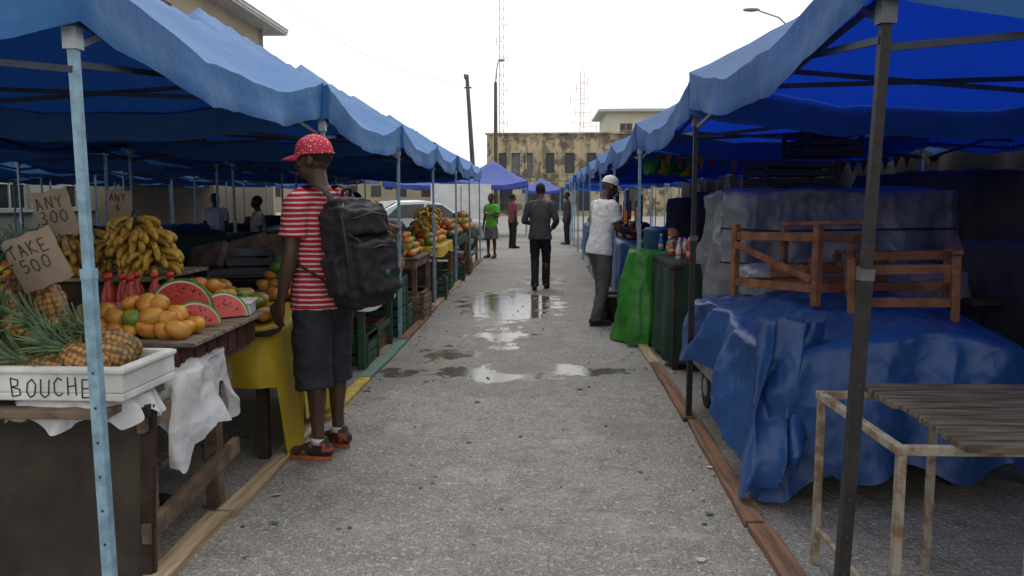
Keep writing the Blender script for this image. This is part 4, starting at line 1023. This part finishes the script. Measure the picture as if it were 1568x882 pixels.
for s in(-1,1): st.path([PP((s*.175,-.20,1.30)),PP((s*.125,-.385,1.22)),PP((s*.10,-.395,1.18))],[(.012,.003)]*3,6,0)
cc=PP((.03,-.407,1.02)); st.path([cc,cc+RP@V((0,-.004,0))],[.018,.018],14,2)
st.obj('backpack_straps',[BLACK,M('zip_grey',(.06,.06,.065),.4),M('logo_green',(.02,.12,.03),.5)],man)
WSH=M('white_cotton',(.68,.68,.68),.9,(.6,.6,.62),4,.3,60,spec=.1); GTR=M('grey_trousers',(.10,.10,.09),.9,(.07,.07,.065),5); BRN=M('brown_shoe',(.05,.03,.02),.6)
person('man_in_white_shirt',(.72,9.65,0),rad(-62),1.78,'short','trousers',WSH,GTR,BRN,RUBBER,arms={'L':((-.1,.35,-1),(.1,1,-.05)),'R':((.15,.25,-1),(-.1,1,-.25))},lean=rad(7),hnod=rad(12),hturn=rad(-5),
    feet={'L':{'ankle':(-.1,.10,.09),'knee':(-.1,.08,.5)},'R':{'ankle':(.11,-.12,.09),'knee':(.1,0,.5)}},hat=1,hatmat=WSH,hair=False)
DSH=M('dark_grey_shirt',(.055,.058,.065),.8,(.04,.042,.048),5); BTR=M('black_trousers',(.013,.013,.016),.8)
person('walking_man',(.0,13.4,0),rad(-4),1.76,'long','trousers',DSH,BTR,BRN,RUBBER,arms={'L':((-.35,.05,-1),(.35,1,-.2)),'R':((.35,.0,-1),(-.3,.8,-.5))},lean=rad(3),
    feet={'L':{'ankle':(-.07,-.17,.10),'knee':(-.085,.02,.5),'pitch':-.15},'R':{'ankle':(.09,.14,.09),'knee':(.095,.13,.51)}},hnod=rad(4))
GTOP=M('green_top',(.12,.42,.05),.8); SKT=M('grey_skirt',(.16,.15,.15),.9)
person('woman_in_green_top',(-1.25,20.6,0),rad(150),1.64,'short','skirt',GTOP,SKT,BRN,RUBBER,female=True,arms={'L':((-.3,.1,-1),(.4,.8,.3)),'R':((.2,0,-1),(0,.3,-1))},voxel=.010)
person('woman_in_red_top',(-.85,24.8,0),rad(-60),1.66,'short','trousers',M('red_top',(.22,.05,.06),.8),BTR,BRN,RUBBER,female=True,voxel=.010)
person('man_in_dark_shirt',(.9,27,0),rad(100),1.74,'short','trousers',DSH,BTR,BRN,RUBBER,voxel=.010)
person('vendor',(-5.95,14.6,0),rad(200),1.6,'short','trousers',WSH,BTR,BRN,RUBBER,voxel=.010)
person('vendor',(-4.6,13.0,0),rad(120),1.55,'short','trousers',M('cream_shirt',(.5,.45,.35),.9),BTR,BRN,RUBBER,voxel=.010)
person('vendor',(-2.9,10.4,0),rad(-90),1.6,'long','trousers',M('purple_shirt',(.04,.015,.03),.9),BTR,BRN,RUBBER,voxel=.010)
person('vendor',(-2.85,12.4,0),rad(-90),1.6,'long','trousers',M('red_shirt',(.25,.02,.02),.9),BTR,BRN,RUBBER,voxel=.010)

# ------------------------------------------------------------------ small stones/litter on road
mb=MB()
for k in range(460):
    x=random.uniform(-1.4,1.0);y=random.uniform(2.3,14);
    if random.random()<.5: x=random.choice((-1.38+random.gauss(0,.06),.92+random.gauss(0,.08),1.5+random.gauss(0,.3)))
    r=random.uniform(.003,.010); mb.ell((x,y,r*.4),(r*1.4,r,r*.7),k%3,(0,0,random.random()*6),6,4,.4,3)
mb.obj('gravel',[M('stone_a',(.25,.24,.22),.9),M('stone_b',(.10,.09,.08),.9),M('stone_c',(.4,.38,.33),.9)])
mb=MB()
for k in range(34):
    x=random.choice((-1.3+random.gauss(0,.1),.85+random.gauss(0,.12),random.uniform(-1.2,.9)));y=random.uniform(2.6,12);a=random.random()*6;r=random.uniform(.012,.03)
    vs=[(x+r*math.cos(a+t)*(1 if t%2 else .6),y+r*math.sin(a+t)*.8,.004+.008*random.random()) for t in (0,1.3,2.6,3.9,5.1)]
    mb.add(vs,[(0,1,2,3,4)],k%3)
mb.obj('fallen_leaves',[M('dry_leaf',(.13,.09,.045),.8),M('green_scrap',(.08,.13,.04),.8),M('paper_scrap',(.5,.48,.43),.8)])

# ------------------------------------------------------------------ light, world, camera
w=bpy.data.worlds.new('World'); scene.world=w; w.use_nodes=True; nt=w.node_tree
bg=nt.nodes['Background']; out=nt.nodes['World Output']
sky=nt.nodes.new('ShaderNodeTexSky'); sky.sky_type='NISHITA'; sky.sun_disc=False; sky.sun_elevation=rad(62); sky.sun_rotation=rad(20); sky.dust_density=4
hs=nt.nodes.new('ShaderNodeHueSaturation'); hs.inputs['Saturation'].default_value=.2
L(nt,sky.outputs[0],hs.inputs['Color']); L(nt,hs.outputs[0],bg.inputs[0]); bg.inputs[1].default_value=.06
b2=nt.nodes.new('ShaderNodeBackground'); b2.inputs[0].default_value=(1,.99,.975,1); b2.inputs[1].default_value=.92
ad=nt.nodes.new('ShaderNodeAddShader'); L(nt,bg.outputs[0],ad.inputs[0]); L(nt,b2.outputs[0],ad.inputs[1]); L(nt,ad.outputs[0],out.inputs[0])
sl=bpy.data.lights.new('sun','SUN'); sl.energy=1.0; sl.angle=rad(25); sl.color=(1,.97,.93)
so=bpy.data.objects.new('sun',sl); COL.objects.link(so); so.rotation_euler=(rad(-28),rad(-6),0)
cam=bpy.data.cameras.new('camera'); co=bpy.data.objects.new('camera',cam); COL.objects.link(co)
co.location=(0,0,1.5); co.rotation_euler=(rad(83.7),0,rad(2.0)); cam.lens=28.24; cam.sensor_width=36; cam.clip_end=1500; cam.clip_start=.05
scene.camera=co
scene.view_settings.view_transform='Standard'; scene.view_settings.look='None'; scene.view_settings.exposure=0; scene.view_settings.gamma=1
